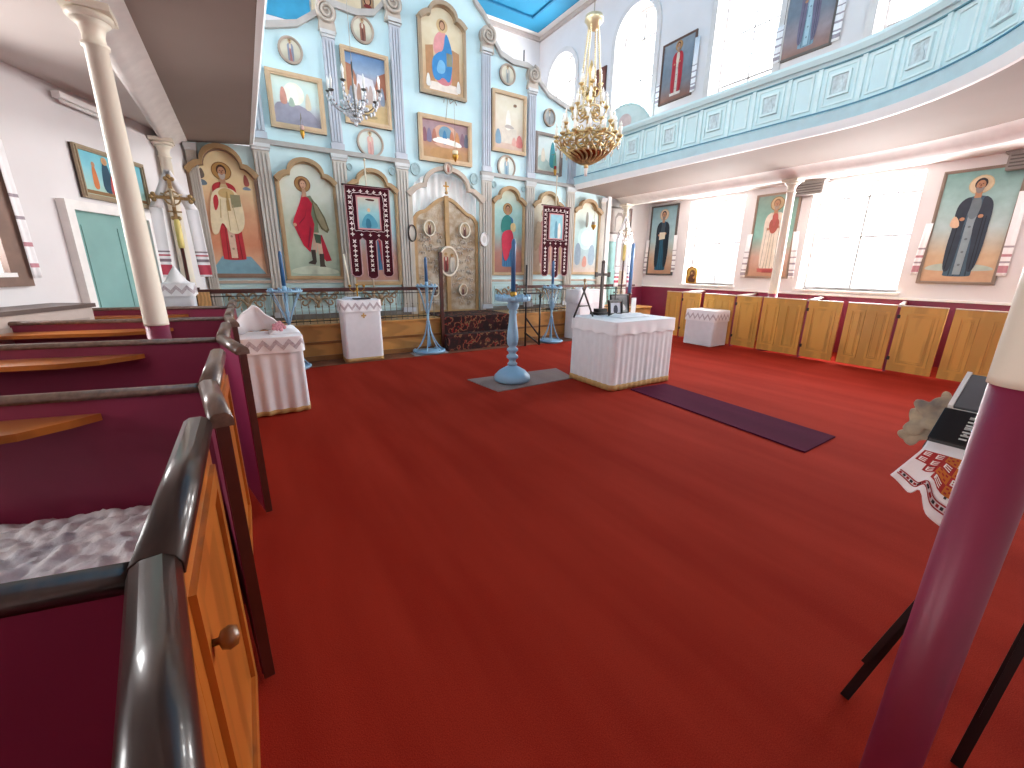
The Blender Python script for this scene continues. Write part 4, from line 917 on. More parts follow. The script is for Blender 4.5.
# ------------------------------------------------------------------ draped tables
def draped(name,label,x0,x1,y0,y1,h,drop=.17,zig=True,hem=True,over=.03,folds=26,rz=0,amp=.012,flare=.0,cross=None,cat='table',lace=True,body=CLOTH,topm=CLOTHW):
    cx,cy=(x0+x1)/2,(y0+y1)/2; w,d=(x1-x0)/2,(y1-y0)/2
    t=thing(name,label,cat,(cx,cy,0),rz)
    def per(u,off):
        """rounded rectangle perimeter"""
        r=.05; W,D=w+off,d+off; P=[]
        L=[2*W-2*r,2*D-2*r]; arc=PI*r/2; tot=2*L[0]+2*L[1]+4*arc; s=u*tot
        segs=[('l',-W+r,-D,1,0,L[0]),('a',W-r,-D+r,-PI/2),('l',W,-D+r,0,1,L[1]),('a',W-r,D-r,0),('l',W-r,D,-1,0,L[0]),('a',-W+r,D-r,PI/2),('l',-W,D-r,0,-1,L[1]),('a',-W+r,-D+r,PI)]
        for q in segs:
            ln=q[5] if q[0]=='l' else arc
            if s<=ln+1e-9:
                if q[0]=='l': 
                    p=(q[1]+q[3]*s,q[2]+q[4]*s); nrm=(q[4],-q[3])
                else:
                    a=q[3]+s/r; p=(q[1]+r*math.cos(a),q[2]+r*math.sin(a)); nrm=(math.cos(a),math.sin(a))
                return p,nrm,u*tot
            s-=ln
        return (-W+r,-D),(0,-1),tot
    rr=random.Random(sum(map(ord,label))); ph=[rr.random()*6 for _ in range(4)]
    def skirt(u,v):
        p,n,s=per(u%1.0,0)
        a=amp*(1-v)**.7*(math.sin(s*folds+ph[0])+.6*math.sin(s*folds*.43+ph[1]))+flare*(1-v)
        return Vector((p[0]+n[0]*a,p[1]+n[1]*a,.02+(h-.02)*v))
    b=MB(); b.grid(skirt,240,8,closeu=True); b.build('tablecloth',body,t)
    if hem:
        def hm(u,v):
            p=skirt(u,v*(.085 if h<1 and h>.9 else .06)); q,n,s=per(u%1.0,0); return p+Vector((n[0]*.004,n[1]*.004,-.008))
        b=MB(); b.grid(hm,240,1,closeu=True); b.build('gold_hem',HEM,t,solid=.004)
    def ov(u,v):
        p,n,s=per(u%1.0,.012); a=(.006*math.sin(s*17+ph[2])+.004*math.sin(s*31)+.012)*(1-v); cz=.03*abs(math.sin(2*PI*u+ph[3]))
        corner=0
        return Vector((p[0]+n[0]*a,p[1]+n[1]*a,h+.008-(drop+ (.012*math.sin(s*23) if not zig else 0))*(1-v)))
    b=MB(); b.grid(ov,240,4,closeu=True)
    n=240; q=[b._v(ov(i/n,1)) for i in range(n)]; b.face(q)
    o=b.build('top_cloth',topm,t)
    if lace:
        pr=.13 if zig else .1
        b=MB()
        tot=per(.999999,.012)[2]; m=max(8,int(tot/.12)); N=m*12
        def zz(s,off):
            k=(s*m)%1.0; tri=1-abs(2*k-1)
            return -drop+.025+(drop*.42)*tri+off
        g0=[];g1=[]
        for i in range(N):
            u=i/N; p,nn,s=per(u,.012); 
            for g,off in ((g0,0),(g1,.055 if zig else .05)):
                z=zz(u,off) if zig else -drop*.72+off*.7
                a=(.006*math.sin(s*17+ph[2])+.004*math.sin(s*31)+.012)*min(1,-z/drop)+.004
                g.append(b._v((p[0]+nn[0]*a,p[1]+nn[1]*a,h+.008+z)))
        for i in range(N):
            j=(i+1)%N; b.face([g0[i],g0[j],g1[j],g1[i]])
        b.build('lace_band',LACE,t)
    if cross:
        px,py,nx,ny,z=cross; b=MB(); tx,ty=-ny,nx
        for a in range(4):
            an=a*PI/2; c,s_=math.cos(an),math.sin(an)
            P=[(.0,.0),(.012,.012),(.018,.035),(0,.045),(-.018,.035),(-.012,.012)]
            P=[(p[0]*c-p[1]*s_,p[0]*s_+p[1]*c) for p in P]
            b.face([b._v((px+tx*p[0]+nx*.006,py+ty*p[0]+ny*.006,z+p[1])) for p in P])
        b.build('embroidered_cross',HEM,t)
    return t
draped('draped_table','large white draped altar table with gold hem in the middle of the nave',4.1,5.33,3.93,4.83,.96,drop=.17,zig=False,folds=62,amp=.007,lace=False)
draped('draped_table','white draped side table with zigzag lace beside the left pews',-.16,.45,5.18,5.75,.88,drop=.17,folds=46,amp=.012,hem=True)
draped('draped_lectern','narrow white draped stand with gold cross in front of the altar rail',1.32,1.97,7.55,7.93,1.08,drop=.2,folds=10,amp=.004,cross=(0.02,-.2,0,-1,.82),cat='stand')
draped('draped_box','small white draped box standing before the oak pews on the right',8.52,9.1,5.32,6.02,.79,drop=.24,folds=16,amp=.008,hem=False)
draped('draped_table','white draped table behind the central table near the right end of altar rail',6.5,7.35,7.45,7.93,1.17,drop=.3,zig=False,folds=9,amp=.012,hem=False,lace=False)
draped('draped_table','white draped table with folded napkin behind the far left pews',-1.3,-.66,7.45,7.9,1.38,drop=.17,zig=True,folds=12,amp=.012,hem=False)

picture('framed_icon','pale grey framed picture above the turquoise door at right end of the screen','icon',(9.3,9.1,2.62),0,.92,.72,gbg('#B9AFAA','#C9C2BC','#BDB8B4'),[('#8C8480',[(-.2,.08),(-.2,.45),(-.1,.58),(.05,.58),(.15,.45),(.15,.08),(.1,.08),(.1,.42),(.03,.5),(-.08,.5),(-.15,.42),(-.15,.08)],0)],mat('#8F8580',.5),.05,.04)

rw('framed_icon','narrow dark framed picture in the far upper corner beside the last arched window',14.55,14.85,7.5,8.15,gbg('#5A4A44','#6A5850','#5A4A44'),[('#A08A78',[(-.06,.1),(-.05,.4),(0,.5),(.05,.4),(.06,.1)])],mat('#4A3A34',.5))

# ------------------------------------------------------------------ rugs
tag(MB().zprism([(4.44,3.88),(4.26,1.56),(4.96,1.58),(5.12,3.82)],.0,.014).build('runner_rug',RUNNER),'long dark purple runner rug leading away from the central draped table','rug')
tag(MB().zprism([(2.66,5.5),(2.75,4.72),(4.15,4.78),(4.3,5.42)],.0,.012).build('rug',RUGG),'pale grey brown rug under the large blue candle stand','rug')
tag(MB().box(2.55,3.25,7.55,7.85,.006,.016).build('floor_mat',mat('#9A9A9E',.8)),'small grey mat under the blue candle stand by the steps','mat')

# ------------------------------------------------------------------ turned blue candle stand (foreground)
t=thing('candle_stand','large pale blue turned candle stand on the grey rug in the nave','candle stand',(3.2,5.08,.012))
MB().lathe([(.0,0),(.2,0),(.26,.02),(.27,.05),(.265,.09),(.2,.16),(.1,.22),(.06,.24)],40).build('base',SBLUE,t)
MB().lathe([(.06,.24),(.075,.27),(.05,.3),(.05,.33),(.085,.36),(.085,.39),(.05,.42),(.06,.45),(.085,.47),(.08,.5),(.045,.52),(.075,.56),(.085,.64),(.078,.75),(.06,.88),(.05,1.0),(.065,1.03),(.05,1.05),(.07,1.08),(.09,1.12),(.07,1.15),(.1,1.19)],32).build('turned_shaft',SBLUE,t)
b=MB(); b.lathe([(.0,1.19),(.24,1.19),(.25,1.2),(.25,1.25),(.235,1.26),(.235,1.22),(.0,1.22)],40)
for k in range(16):
    a=2*PI*k/16; b.lathe([(.017,1.2),(.019,1.275),(.01,1.275)],8,None,(.24*math.cos(a),.24*math.sin(a),0))
b.build('tray',SBLUE,t)
MB().lathe([(.05,1.22),(.05,1.3),(.03,1.32)],16).build('candle_socket',BRASS,t)
tag(MB().lathe([(.032,0),(.032,.66),(.02,.7),(.004,.71)],16).build('tall_candle',DBLUE,loc=(3.2,5.08,1.33)),'dark blue tall candle standing in the large turned blue stand','candle')
# wrought blue candle stands
def iron_stand(label,x,y,z0,ztray,rtray,rbase,hc,clabel,n=10):
    t=thing('candle_stand',label,'candle stand',(x,y,z0)); h=ztray-z0
    b=MB(); b.tube([(rbase*math.cos(a),rbase*math.sin(a),.03) for a in [2*PI*k/24 for k in range(24)]],.022,8,True); b.lathe([(rbase,0),(rbase,.03),(rbase*.2,.05)],24); b.build('ring_base',SBLUE,t)
    for k in range(6):
        a=2*PI*k/6; P=[(rbase*.92,.04),(rbase*.55,.16),(.06,.38),(.03,h*.45)]; P=chaikin(P,2,False)
        MB().tube([(r*math.cos(a),r*math.sin(a),z) for r,z in P],.011,6).build('leg_scroll',SBLUE,t)
    b=MB(); b.lathe([(.022,.1),(.022,h*.45),(.04,h*.47),(.022,h*.5),(.022,h*.72),(.035,h*.74),(.02,h*.77),(.02,h)],12)
    b.build('pole',SBLUE,t)
    for k in range(6):
        a=2*PI*k/6+.3; P=chaikin([(.02,h*.6),(.07,h*.72),(rtray*.55,h*.85),(rtray*.9,h*.99)],2,False)
        MB().tube([(r*math.cos(a),r*math.sin(a),z) for r,z in P],.009,6).build('arm_scroll',SBLUE,t)
    b=MB(); b.lathe([(0,h),(rtray,h),(rtray+.01,h+.03),(rtray-.01,h+.03),(rtray-.02,h+.01),(0,h+.01)],28)
    for k in range(n):
        a=2*PI*k/n; b.lathe([(.014,h),(.017,h+.06),(.008,h+.06)],8,None,((rtray-.03)*math.cos(a),(rtray-.03)*math.sin(a),0))
    b.build('tray',SBLUE,t)
    MB().lathe([(.04,h+.01),(.03,h+.1)],12).build('candle_socket',SBLUE,t)
    tag(MB().lathe([(.03,0),(.028,hc*.9),(.015,hc)],12).build('tall_candle',DBLUE,loc=(x,y,z0+h+.1)),clabel,'candle')
iron_stand('pale blue wrought iron candle stand behind the white side table, partly hidden',.5,7.6,0,1.24,.25,.24,.52,'blue candle standing between the bishop and warrior icons')
iron_stand('blue wrought iron candle stand with ring base just left of the carpeted steps',2.93,7.78,.016,1.28,.2,.3,.45,'blue candle on the stand just left of the gold doors')
iron_stand('blue wrought iron candle stand below the right banner',5.85,7.62,.006,1.22,.22,.26,.5,'blue candle in front of the right church banner')
# tall blue candle near the right doorway, on own stand
t=thing('candle_stand','plain wooden floor stand holding the thick blue candle near right doorway','candle stand',(8.48,7.75,0))
MB().lathe([(.16,0),(.16,.04),(.03,.07),(.03,1.0),(.07,1.03),(.07,1.06)],20).build('stand_body',DKWOOD,t)
tag(MB().lathe([(.045,0),(.045,1.2),(.02,1.24)],16).build('tall_candle',mat('#5B86B8',.4),loc=(8.48,7.75,1.06)),'thick light blue candle beside the right doorway and towel draped cross','candle')

# ------------------------------------------------------------------ church banners
VEL=mat('#420A18',.85,var=.12,spec=.2)
BE=pmat('#EBDBD6'); PK=pmat('#C98C8E')
def banner(label,x,y,zt,w,h,poletop,img):
    t=thing('church_banner',label,'banner',(x,y,0)); z0=zt-h
    # cloth with three hanging tails
    tw=w*.25; body=h*.56; out=[(-w/2,zt),(-w/2,z0+.05),(-w/2+tw*.25,z0),(-w/2+tw*.75,z0),(-w/2+tw,z0+.05)]
    g=(w-3*tw)/2
    out+=[(-w/2+tw,zt-body-.04),(-w/2+tw+g/2,zt-body),(-tw/2,zt-body-.04),(-tw/2,z0+.01),(-tw/4,z0-.04),(tw/4,z0-.04),(tw/2,z0+.01),(tw/2,zt-body-.04),(w/2-tw-g/2,zt-body),(w/2-tw,zt-body-.04),(w/2-tw,z0+.05),(w/2-tw*.75,z0),(w/2-tw*.25,z0),(w/2,z0+.05),(w/2,zt)]
    MB().prism(out,-.006,.006).build('velvet_cloth',VEL,t)
    b=MB(); b.tube([(p[0],-.008,p[1]) for p in out],.011,6,True); b.build('fringe',mat('#B58C8E',.9,var=.15),t)
    rr=random.Random(4); b=MB()
    def leafy(cx,cz,s=.03,a=0):
        for k in range(4):
            an=a+k*PI/2; P=[(0,0),(s*.5,s*.35),(s*1.3,0),(s*.5,-s*.35)]
            b.face([b._v((cx+p[0]*math.cos(an)-p[1]*math.sin(an),-.009,cz+p[0]*math.sin(an)+p[1]*math.cos(an))) for p in P])
    for sx in (-1,0,1):
        cx=sx*(w/2-tw/2); zz=zt-body-.06
        while zz>z0+.06: leafy(cx,zz,.034,PI/4*(int(zz*20)%2)); zz-=.085
    zz=zt-.1
    while zz>zt-body+.02:
        for sx in (-1,1): leafy(sx*(w/2-.075),zz,.033,PI/4*(int(zz*20)%2))
        zz-=.09
    for k in range(-2,3): leafy(k*w*.15,zt-.075,.027); 
    for k in (-1,0,1): leafy(k*w*.2,zt-body+.06,.024)
    wave=[(w*.36*math.cos(2*PI*k/60)*(1+.06*math.sin(2*PI*k/6)),-.009,zt-body*.5+body*.36*math.sin(2*PI*k/60)*(1+.05*math.sin(2*PI*k/5))) for k in range(60)]
    sq=[]
    for k in range(60):
        a=2*PI*k/60; c,s=math.cos(a),math.sin(a); m=max(abs(c),abs(s)); sq.append((c/m*(w*.355)+.008*math.sin(k*1.6),-.009,zt-body*.49+s/m*(body*.37)+.008*math.cos(k*1.6)))
    b.tube(sq,.004,4,True)
    b.build('embroidery',BE,t)
    iz0,iz1=zt-body*.8,zt-body*.2; iw=w*.24
    b=MB(); mats=[gbg('#6FA3AE','#8FBFC4','#C9C2AE')]; b.prism(rect(-iw,iz0,iw,iz1),-.016,-.007); art(b,mats,img(iz0,iz1,iw),-.0165,.0005); b.build('painted_panel',mats,t)
    MB().ring(rect(-iw-.025,iz0-.025,iw+.025,iz1+.025),rect(-iw,iz0,iw,iz1),-.02,-.006).build('panel_border',PK,t)
    MB().tube([(-w/2-.04,0,zt+.01),(w/2+.04,0,zt+.01)],.014,8).build('cross_bar',VEL,t)
    MB().tube([(0,.03,.66),(0,.03,poletop)],.014,8).ball((0,.03,poletop),.022).build('pole',mat('#D9C9B0',.4),t)
    MB().lathe([(.15,.645),(.15,.67),(.03,.7),(.02,.8)],16,None,(0,.03,0)).build('foot',DKWOOD,t)
    b=MB(); b.tube([(-w/2+.03,0,zt+.01),(0,.02,zt+.3),(w/2-.03,0,zt+.01)],.003,4); b.build('hanging_cord',PALEG,t)
banner('maroon velvet church banner with three tails and blue picture, left of the doors',2.1,8.4,3.04,.79,1.58,3.5,lambda a,c,w:[('#4F93A8',[(-w*.8,a),(-w*.7,a+.25*(c-a)),(-w*.2,a+.5*(c-a)),(w*.3,a+.45*(c-a)),(w*.8,a+.2*(c-a)),(w*.8,a)]),('#2F6E86',[(-w*.4,a),(-w*.3,a+.35*(c-a)),(w*.1,a+.3*(c-a)),(w*.2,a)]),('#4C2A22',[(-w*.3,c-.02),(-w*.2,c-.05),(w*.6,c-.06),(w*.6,c-.02)]),('#D8B08A',ell(0,a+.6*(c-a),.03,.035,10))])
banner('maroon velvet church banner with three tails and pale picture, right of the doors',6.48,8.4,3.06,.8,1.58,3.72,lambda a,c,w:[('#8FC0CC',[(-w*.9,a),(-w*.9,c),(w*.9,c),(w*.9,a)],0),('#5E93A8',[(-w*.3,a),(-w*.25,a+.6*(c-a)),(0,a+.8*(c-a)),(w*.2,a+.5*(c-a)),(w*.2,a)]),('#E4DCD0',[(w*.2,a),(w*.3,a+.7*(c-a)),(w*.7,a+.6*(c-a)),(w*.7,a)])])

# ------------------------------------------------------------------ processional crosses with towels
def pcross(label,x,y,ztop,tl,s=1,rz=0,red=True):
    t=thing('processional_cross',label,'cross',(x,y,0),rz)
    m=mat('#A98E63',.35,.6,var=.3,scale=25) if red else mat('#B5AEA6',.4,.3,var=.2,scale=25)
    MB().lathe([(.16,0),(.16,.05),(.04,.08),(.025,.1),(.022,ztop-.95)],16).build('pole',DKWOOD,t)
    MB().lathe([(.035,ztop-.95),(.04,ztop-.9),(.04,ztop-.62),(.03,ztop-.56)],16).build('sleeve',mat('#D9C778',.5),t)
    b=MB(); c=ztop-.28
    b.box(-.022,.022,-.012,.012,ztop-.58,ztop-.04); b.box(-.2,.2,-.012,.012,c-.02,c+.02)
    for px,pz in ((-.2,c),(.2,c),(0,ztop-.04),(0,ztop-.54)):
        for k in range(3):
            a=math.atan2(pz-c,px)+ (k-1)*PI/2.2 if (px or pz!=c) else 0
            b.ball((px+.035*math.cos(a),0,pz+.035*math.sin(a)),.03,(1,.5,1),10,6)
    b.ring(ell(0,c,.1,.1,20),ell(0,c,.08,.08,20),-.008,.008); b.box(-.08,.08,-.012,.012,ztop-.47,ztop-.45)
    b.build('cross',m,t)
    b=MB(); b.tube([(0,-.02,c+.1),(0,-.022,c-.12)],.016,6); b.tube([(-.12,-.02,c+.05),(0,-.02,c+.02),(.12,-.02,c+.05)],.01,6); b.ball((0,-.022,c+.1),.022); b.build('figure',mat('#C9B79A',.35,.5),t)
    tw=MB(); M=Matrix.Translation((x,y,0))@Matrix.Rotation(rz,4,'Z')
    bands=((.03,.17,1),(.21,.25,2),(.29,.31,1),(.34,.36,2)) if red else ((.1,.16,1),(.22,.26,1),(.32,.35,2),(.5,.52,2))
    # two arms rising to a point over the cross, then falling straight
    for sg in (-1,1):
        xa=.2*sg*s; 
        towel_strip(tw,M,xa-.075,xa+.075,ztop-tl,ztop-.42,-.01,sg*.03*s,bands,2)
        n=10; R0=[];R1=[]
        for k in range(n+1):
            v=k/n; xx=xa*(1-v); z=ztop-.42+.5*v; wd=.075*(1-.55*v)
            R0.append(tw._v(M@Vector((xx-wd,.01,z-(0.03 if sg>0 else 0)*v)))); R1.append(tw._v(M@Vector((xx+wd,.01,z))))
        for k in range(n): tw.face([R0[k],R1[k],R1[k+1],R0[k+1]],True)
    if not red:
        hp=[(-.27,ztop-1.2),(-.27,ztop-.42),(0,ztop+.12),(.27,ztop-.42),(.27,ztop-1.2)]
        vs=[tw._v(M@Vector((p[0],.05,p[1]))) for p in hp]; tw.face(vs)
    bmesh.ops.remove_doubles(tw.bm,verts=tw.bm.verts[:],dist=.0004)
    o=tw.build('embroidered_towel',TW,solid=.005); return t,o
t,o=pcross('ornate metal processional cross on pole before the left column',-.72,7.85,2.82,1.35)
tag(o,'white towel with red embroidered ends draped over the left processional cross','towel')
t,o=pcross('processional cross wrapped in white towel in front of the right doorway',8.28,7.85,2.82,1.6,1,red=False)
tag(o,'white towel with pink and grey bands draped over the right processional cross','towel')
tag(MB().box(-.79,-.71,7.9,7.98,0,1.3).box(-.8,-.7,7.89,7.99,1.3,1.34).build('corner_post',DKWOOD),'dark wooden corner post behind the far left pew at rail end','post')
tag(MB().box(-.66,-.5,7.97,8.0,.66,1.24).build('rail_panel',mat('#C99A62',.45,var=.15,kind='wood')),'narrow honey coloured board at left end of the altar rail','board')

# ------------------------------------------------------------------ things on the draped tables
ZT_=.972
t=thing('display_stand','dark folding A-shaped wooden stand on the left end of central table','stand',(4.12,4.62,ZT_))
for nm,P in (('leg',[(-.17,0,.0),(.02,-.01,.42)]),('leg',[(.2,0,.0),(-.02,.01,.42)]),('back_strut',[(.02,.2,0),(0,0,.36)])):
    MB().tube(P,.014,6).build(nm,mat('#3A302C',.5),t)
MB().tube([(-.09,-.01,.16),(.09,-.01,.16)],.01,6).build('crossbar',mat('#3A302C',.5),t)
MB().tube([(0,0,.4),(.005,0,.5)],.01,6).ball((.005,0,.52),.02,(1,1,1.4)).build('finial',mat('#A5845A',.5),t)
t=thing('table_cross','dark wooden standing crucifix on the back of the central table','cross',(4.6,4.76,ZT_))
DW=mat('#4F4540',.5,var=.2)
MB().box(-.13,.13,-.09,.09,0,.04).box(-.085,.085,-.06,.06,.04,.09).build('base',BLACK,t)
MB().box(-.022,.022,-.015,.015,.09,.77).build('upright',DW,t); MB().box(-.13,.13,-.015,.015,.58,.62).box(-.145,-.115,-.018,.018,.565,.635).box(.115,.145,-.018,.018,.565,.635).ball((0,0,.78),.03).build('cross_arm',DW,t)
t=thing('table_cross','slim dark candlestick like cross right of the tall crucifix on the table','cross',(4.88,4.74,ZT_))
MB().box(-.05,.05,-.04,.04,0,.03).tube([(0,0,.03),(0,0,.42)],.012,6).box(-.04,.04,-.008,.008,.32,.34).build('cross_body',DW,t)
picture('framed_icon','small black framed picture on the central table below the crucifix','picture',(4.66,4.5,ZT_),0,.3,.24,mat('#B9BCC8',.5),[('#3A3A48',[(-.05,.04),(-.04,.16),(.04,.16),(.05,.04)])],BLACK,.045,.02,tilt=-.12)
picture('framed_picture','black framed grey picture leaning at rear right of the central table','picture',(5.0,4.74,ZT_),0,.4,.3,gbg('#A7A4A4','#6F6C6C','#8F8C8C'),[('#4C4848',[(-.12,.1),(-.08,.25),(.02,.22),(.06,.12)]),('#D6D2D0',[(.0,.05),(.05,.16),(.12,.12),(.14,.04)]),('#3E3C3E',[(-.16,.04),(-.14,.16),(-.08,.1),(-.04,.04)])],BLACK,.02,.015,tilt=-.15)
tag(MB().box(5.215,5.32,4.7,4.71,ZT_,ZT_+.24).build('card',WHITE),'small white card standing right of the black framed grey picture','card')
# folded cloth on the central table
def bump_cloth(name,label,cx,cy,z,w,d,h,m,seed=1,cat='cloth',peak=None):
    b=MB(); rr=random.Random(seed); 
    def f(u,v):
        x=(u-.5)*w; y=(v-.5)*d; e=min(1,6*min(u,1-u))*min(1,6*min(v,1-v)); n=mathutils.noise.fractal(Vector((x*8+seed,y*8,0)),.9,2,3)
        zz=h*e*(.7+.35*n)
        if peak: 
            r=math.hypot((x-peak[0])/peak[3],(y-peak[1])/peak[4]); zz+=peak[2]*max(0,1-r)
        return Vector((cx+x,cy+y,z+max(0,zz)))
    b.grid(f,30,20); return tag(b.build(name,m,solid=.006),label,cat)
bump_cloth('folded_cloth','white folded cloth lying on the top of central draped table',4.78,4.35,ZT_+.003,.6,.3,.05,CLOTHW,2)
ZK=.892
b=MB()
def tent(P,z): 
    vs=[b._v(p) for p in P]; return vs
# white folded towel standing up as a peak, with a pink rose
def towelpk(u,v):
    a=(u-.5)*2; x=-.08+.30*a+.05*v; z=(.34-.30*abs(a)**1.1)*(1-v*.9)+.01*math.sin(u*25)
    y=.02+.16*(v-.5)+.06*a; return Vector((.1+x,5.45+y*1.4,ZK+max(.006,z)))
b=MB(); b.grid(towelpk,24,10); tag(b.build('folded_towel',CLOTHW,solid=.012),'white towel folded into a tall peak on the side table by the pews','towel')
b=MB()
for k in range(14):
    a=k*2.4; r=.012+.0035*k; b.ball((r*math.cos(a),-.01+.3*r*math.sin(a),r*math.sin(a)*.8),.022,(1,.5,1),8,6)
tag(b.build('fabric_rose',pmat('#D99AA4'),loc=(.24,5.3,ZK+.1)),'pink fabric rose beside the folded white towel on side table','flower')
bump_cloth('crumpled_cloth','crumpled white cloth lying right of the pink rose on side table',.3,5.55,ZK,.32,.3,.07,CLOTHW,5)
# lectern things: book, candle, brass candelabrum
t=thing('open_book','dark blue book lying on the narrow white draped stand','book',(1.68,7.68,1.094))
MB().box(-.14,.14,-.09,.09,0,.02).build('cover',mat('#232733',.5),t); MB().box(-.13,.135,-.085,.085,.005,.018).build('pages',mat('#D9D4C8',.8),t)
bump_cloth('folded_cloth','white cloth beside the book on the narrow draped stand',1.55,7.8,1.094,.35,.15,.04,mat('#C9D2E0',.9),8)
t=thing('candlestick','brass three cup candlestick at back of the narrow draped stand','candlestick',(1.66,7.86,1.094))
MB().lathe([(.06,0),(.06,.015),(.015,.03),(.012,.14),(.025,.16),(.012,.18),(.012,.22)],14).build('stem',BRASS,t)
for sg in (-1,1):
    MB().tube([(0,0,.14),(sg*.07,0,.12),(sg*.12,0,.16),(sg*.12,0,.2)],.007,6).lathe([(.02,.2),(.028,.24)],10,None,(sg*.12,0,0)).build('arm',BRASS,t)
MB().lathe([(.02,.21),(.03,.25)],10).build('cup',BRASS,t)
tag(MB().tube([(1.54,7.86,1.33),(1.49,7.87,1.85)],.014,10).build('candle',mat('#EDE6CF',.4)),'tall thin cream candle leaning on brass candlestick left of banner','candle')
# second white table: little things
t=thing('candlestick','small red and brass candlestick on the second white table','candlestick',(6.93,7.7,1.182))
MB().lathe([(.05,0),(.05,.02),(.012,.04),(.02,.1)],12).build('holder',mat('#7A2E28',.4),t); MB().tube([(0,0,.1),(0,0,.2)],.012,8).build('candle_stub',mat('#EDE6CF',.5),t)
bump_cloth('crumpled_cloth','white crumpled cloth on the second white table behind A-shaped stand',6.75,7.65,1.182,.3,.25,.05,CLOTHW,11)
bump_cloth('folded_napkin','white napkin folded to a peak on the far left draped table',-.83,7.6,1.392,.3,.24,.05,CLOTHW,4,peak=(0,0,.2,.12,.12))
# black reading stand by the right of steps
t=thing('music_stand','thin black upright stand beside the right end of carpeted steps','stand',(5.02,7.45,0))
for P in ([(0,0,0),(0,0,1.72)],[(.36,-.02,0),(.36,-.02,1.12)],[(.36,-.02,.2),(0,0,.62)],[(-.02,0,.3),(.36,-.02,.02)]):
    MB().tube(P,.02,8).build('bar',BLACK,t)
MB().box(-.05,.41,-.05,.03,1.12,1.15).build('ledge',BLACK,t)

# ------------------------------------------------------------------ hanging lamps
def lampada(label,x,y,z,col,ztop=None,r=.035,chain=True):
    t=thing('hanging_lamp',label,'lamp',(x,y,z))
    MB().lathe([(.008,-.1),(.018,-.08),(r,-.02),(r*1.1,.03),(r*.9,.035)],14).build('lamp_body',BRASS,t)
    MB().lathe([(r*.8,.03),(r,.07),(r*.9,.11),(r*.85,.11)],14).build('glass_cup',col,t)
    b=MB()
    for k in range(3):
        a=2*PI*k/3; b.tube([(r*math.cos(a),r*math.sin(a),.03),(0,0,.3)],.0025,4)
    b.tube([(0,0,.3),(0,0,(ztop or z+.45)-z)],.0025,4); 
    b.tube([(0,0,(ztop or z+.45)-z),(0,9-y-.05,(ztop or z+.45)-z)],.005,4); b.build('chain',mat('#8C7A58',.4,.6),t)
    return t
CUPR=mat('#8E2420',.2,coat=.5); CUPW=mat('#E9E4DC',.2,coat=.5)
lampada('red glass hanging lamp below the icon of white figures, far left',1.18,8.82,3.88,mat('#C9A49C',.3),4.1)
lampada('red glass hanging lamp in front of the blue green robed figure icon',6.7,8.8,3.92,CUPR,4.3)
lampada('pale hanging lamp in front of the long white table icon',4.06,8.78,3.88,mat('#EBD9B8',.3),4.9,.06)
lampada('pale silver hanging lamp in the arched icon at far right end',8.05,8.8,2.75,mat('#B9AFA8',.3),3.3,.06)
t=thing('wall_bracket','thin wrought iron lamp bracket between enthroned icon and table icon','bracket',(3.98,8.95,4.85))
for sg in (-1,0,1): MB().tube(chaikin([(0,0,.12),(sg*.1,-.12,.1),(sg*.14,-.16,-.02)],2,False),.008,5).build('bracket_arm',mat('#8C8478',.5),t)
MB().tube([(0,-.04,.1),(-.08,-.1,-.3)],.006,5).build('hook',mat('#8C8478',.5),t)

# ------------------------------------------------------------------ gold chandelier
gx,gy=3.88,4.45
ch=thing('chandelier','large gold tiered chandelier with white candles and basket base','chandelier',(gx,gy,-.04))
GLD=mat('#CDB27C',.3,.6,var=.25,scale=30); GL2=mat('#E4D3AC',.3,.5,var=.15)
MB().lathe([(.02,4.56),(.1,4.55),(.11,4.5),(.08,4.47),(.06,4.42),(.02,4.4)],24).build('canopy',GL2,ch)
MB().tube([(0,0,4.55),(0,0,ZC-.06)],.006,6).build('ceiling_chain',mat('#A59C8C',.4,.5),ch)
for k in range(4):
    a=2*PI*k/4+.4; b=MB(); n=40
    for j in range(n):
        v=j/n; r=.06+.11*v; b.ball((r*math.cos(a),r*math.sin(a),4.46-.95*v),.014,(1,1,1.3),6,4)
    b.build('bead_chain',GL2,ch)
MB().lathe([(.012,2.92),(.03,2.94),(.015,2.97),(.04,3.0),(.03,3.05),(.03,3.3),(.05,3.35),(.028,3.4),(.028,3.65),(.05,3.7),(.025,3.76),(.025,3.95),(.04,4.0),(.015,4.08),(.0,4.12)],18).build('stem',GLD,ch)
b=MB(); b.tube([(0,0,2.93),(0,0,2.84)],.02,8); b.build('tassel',mat('#F0E6E0',.5),ch)
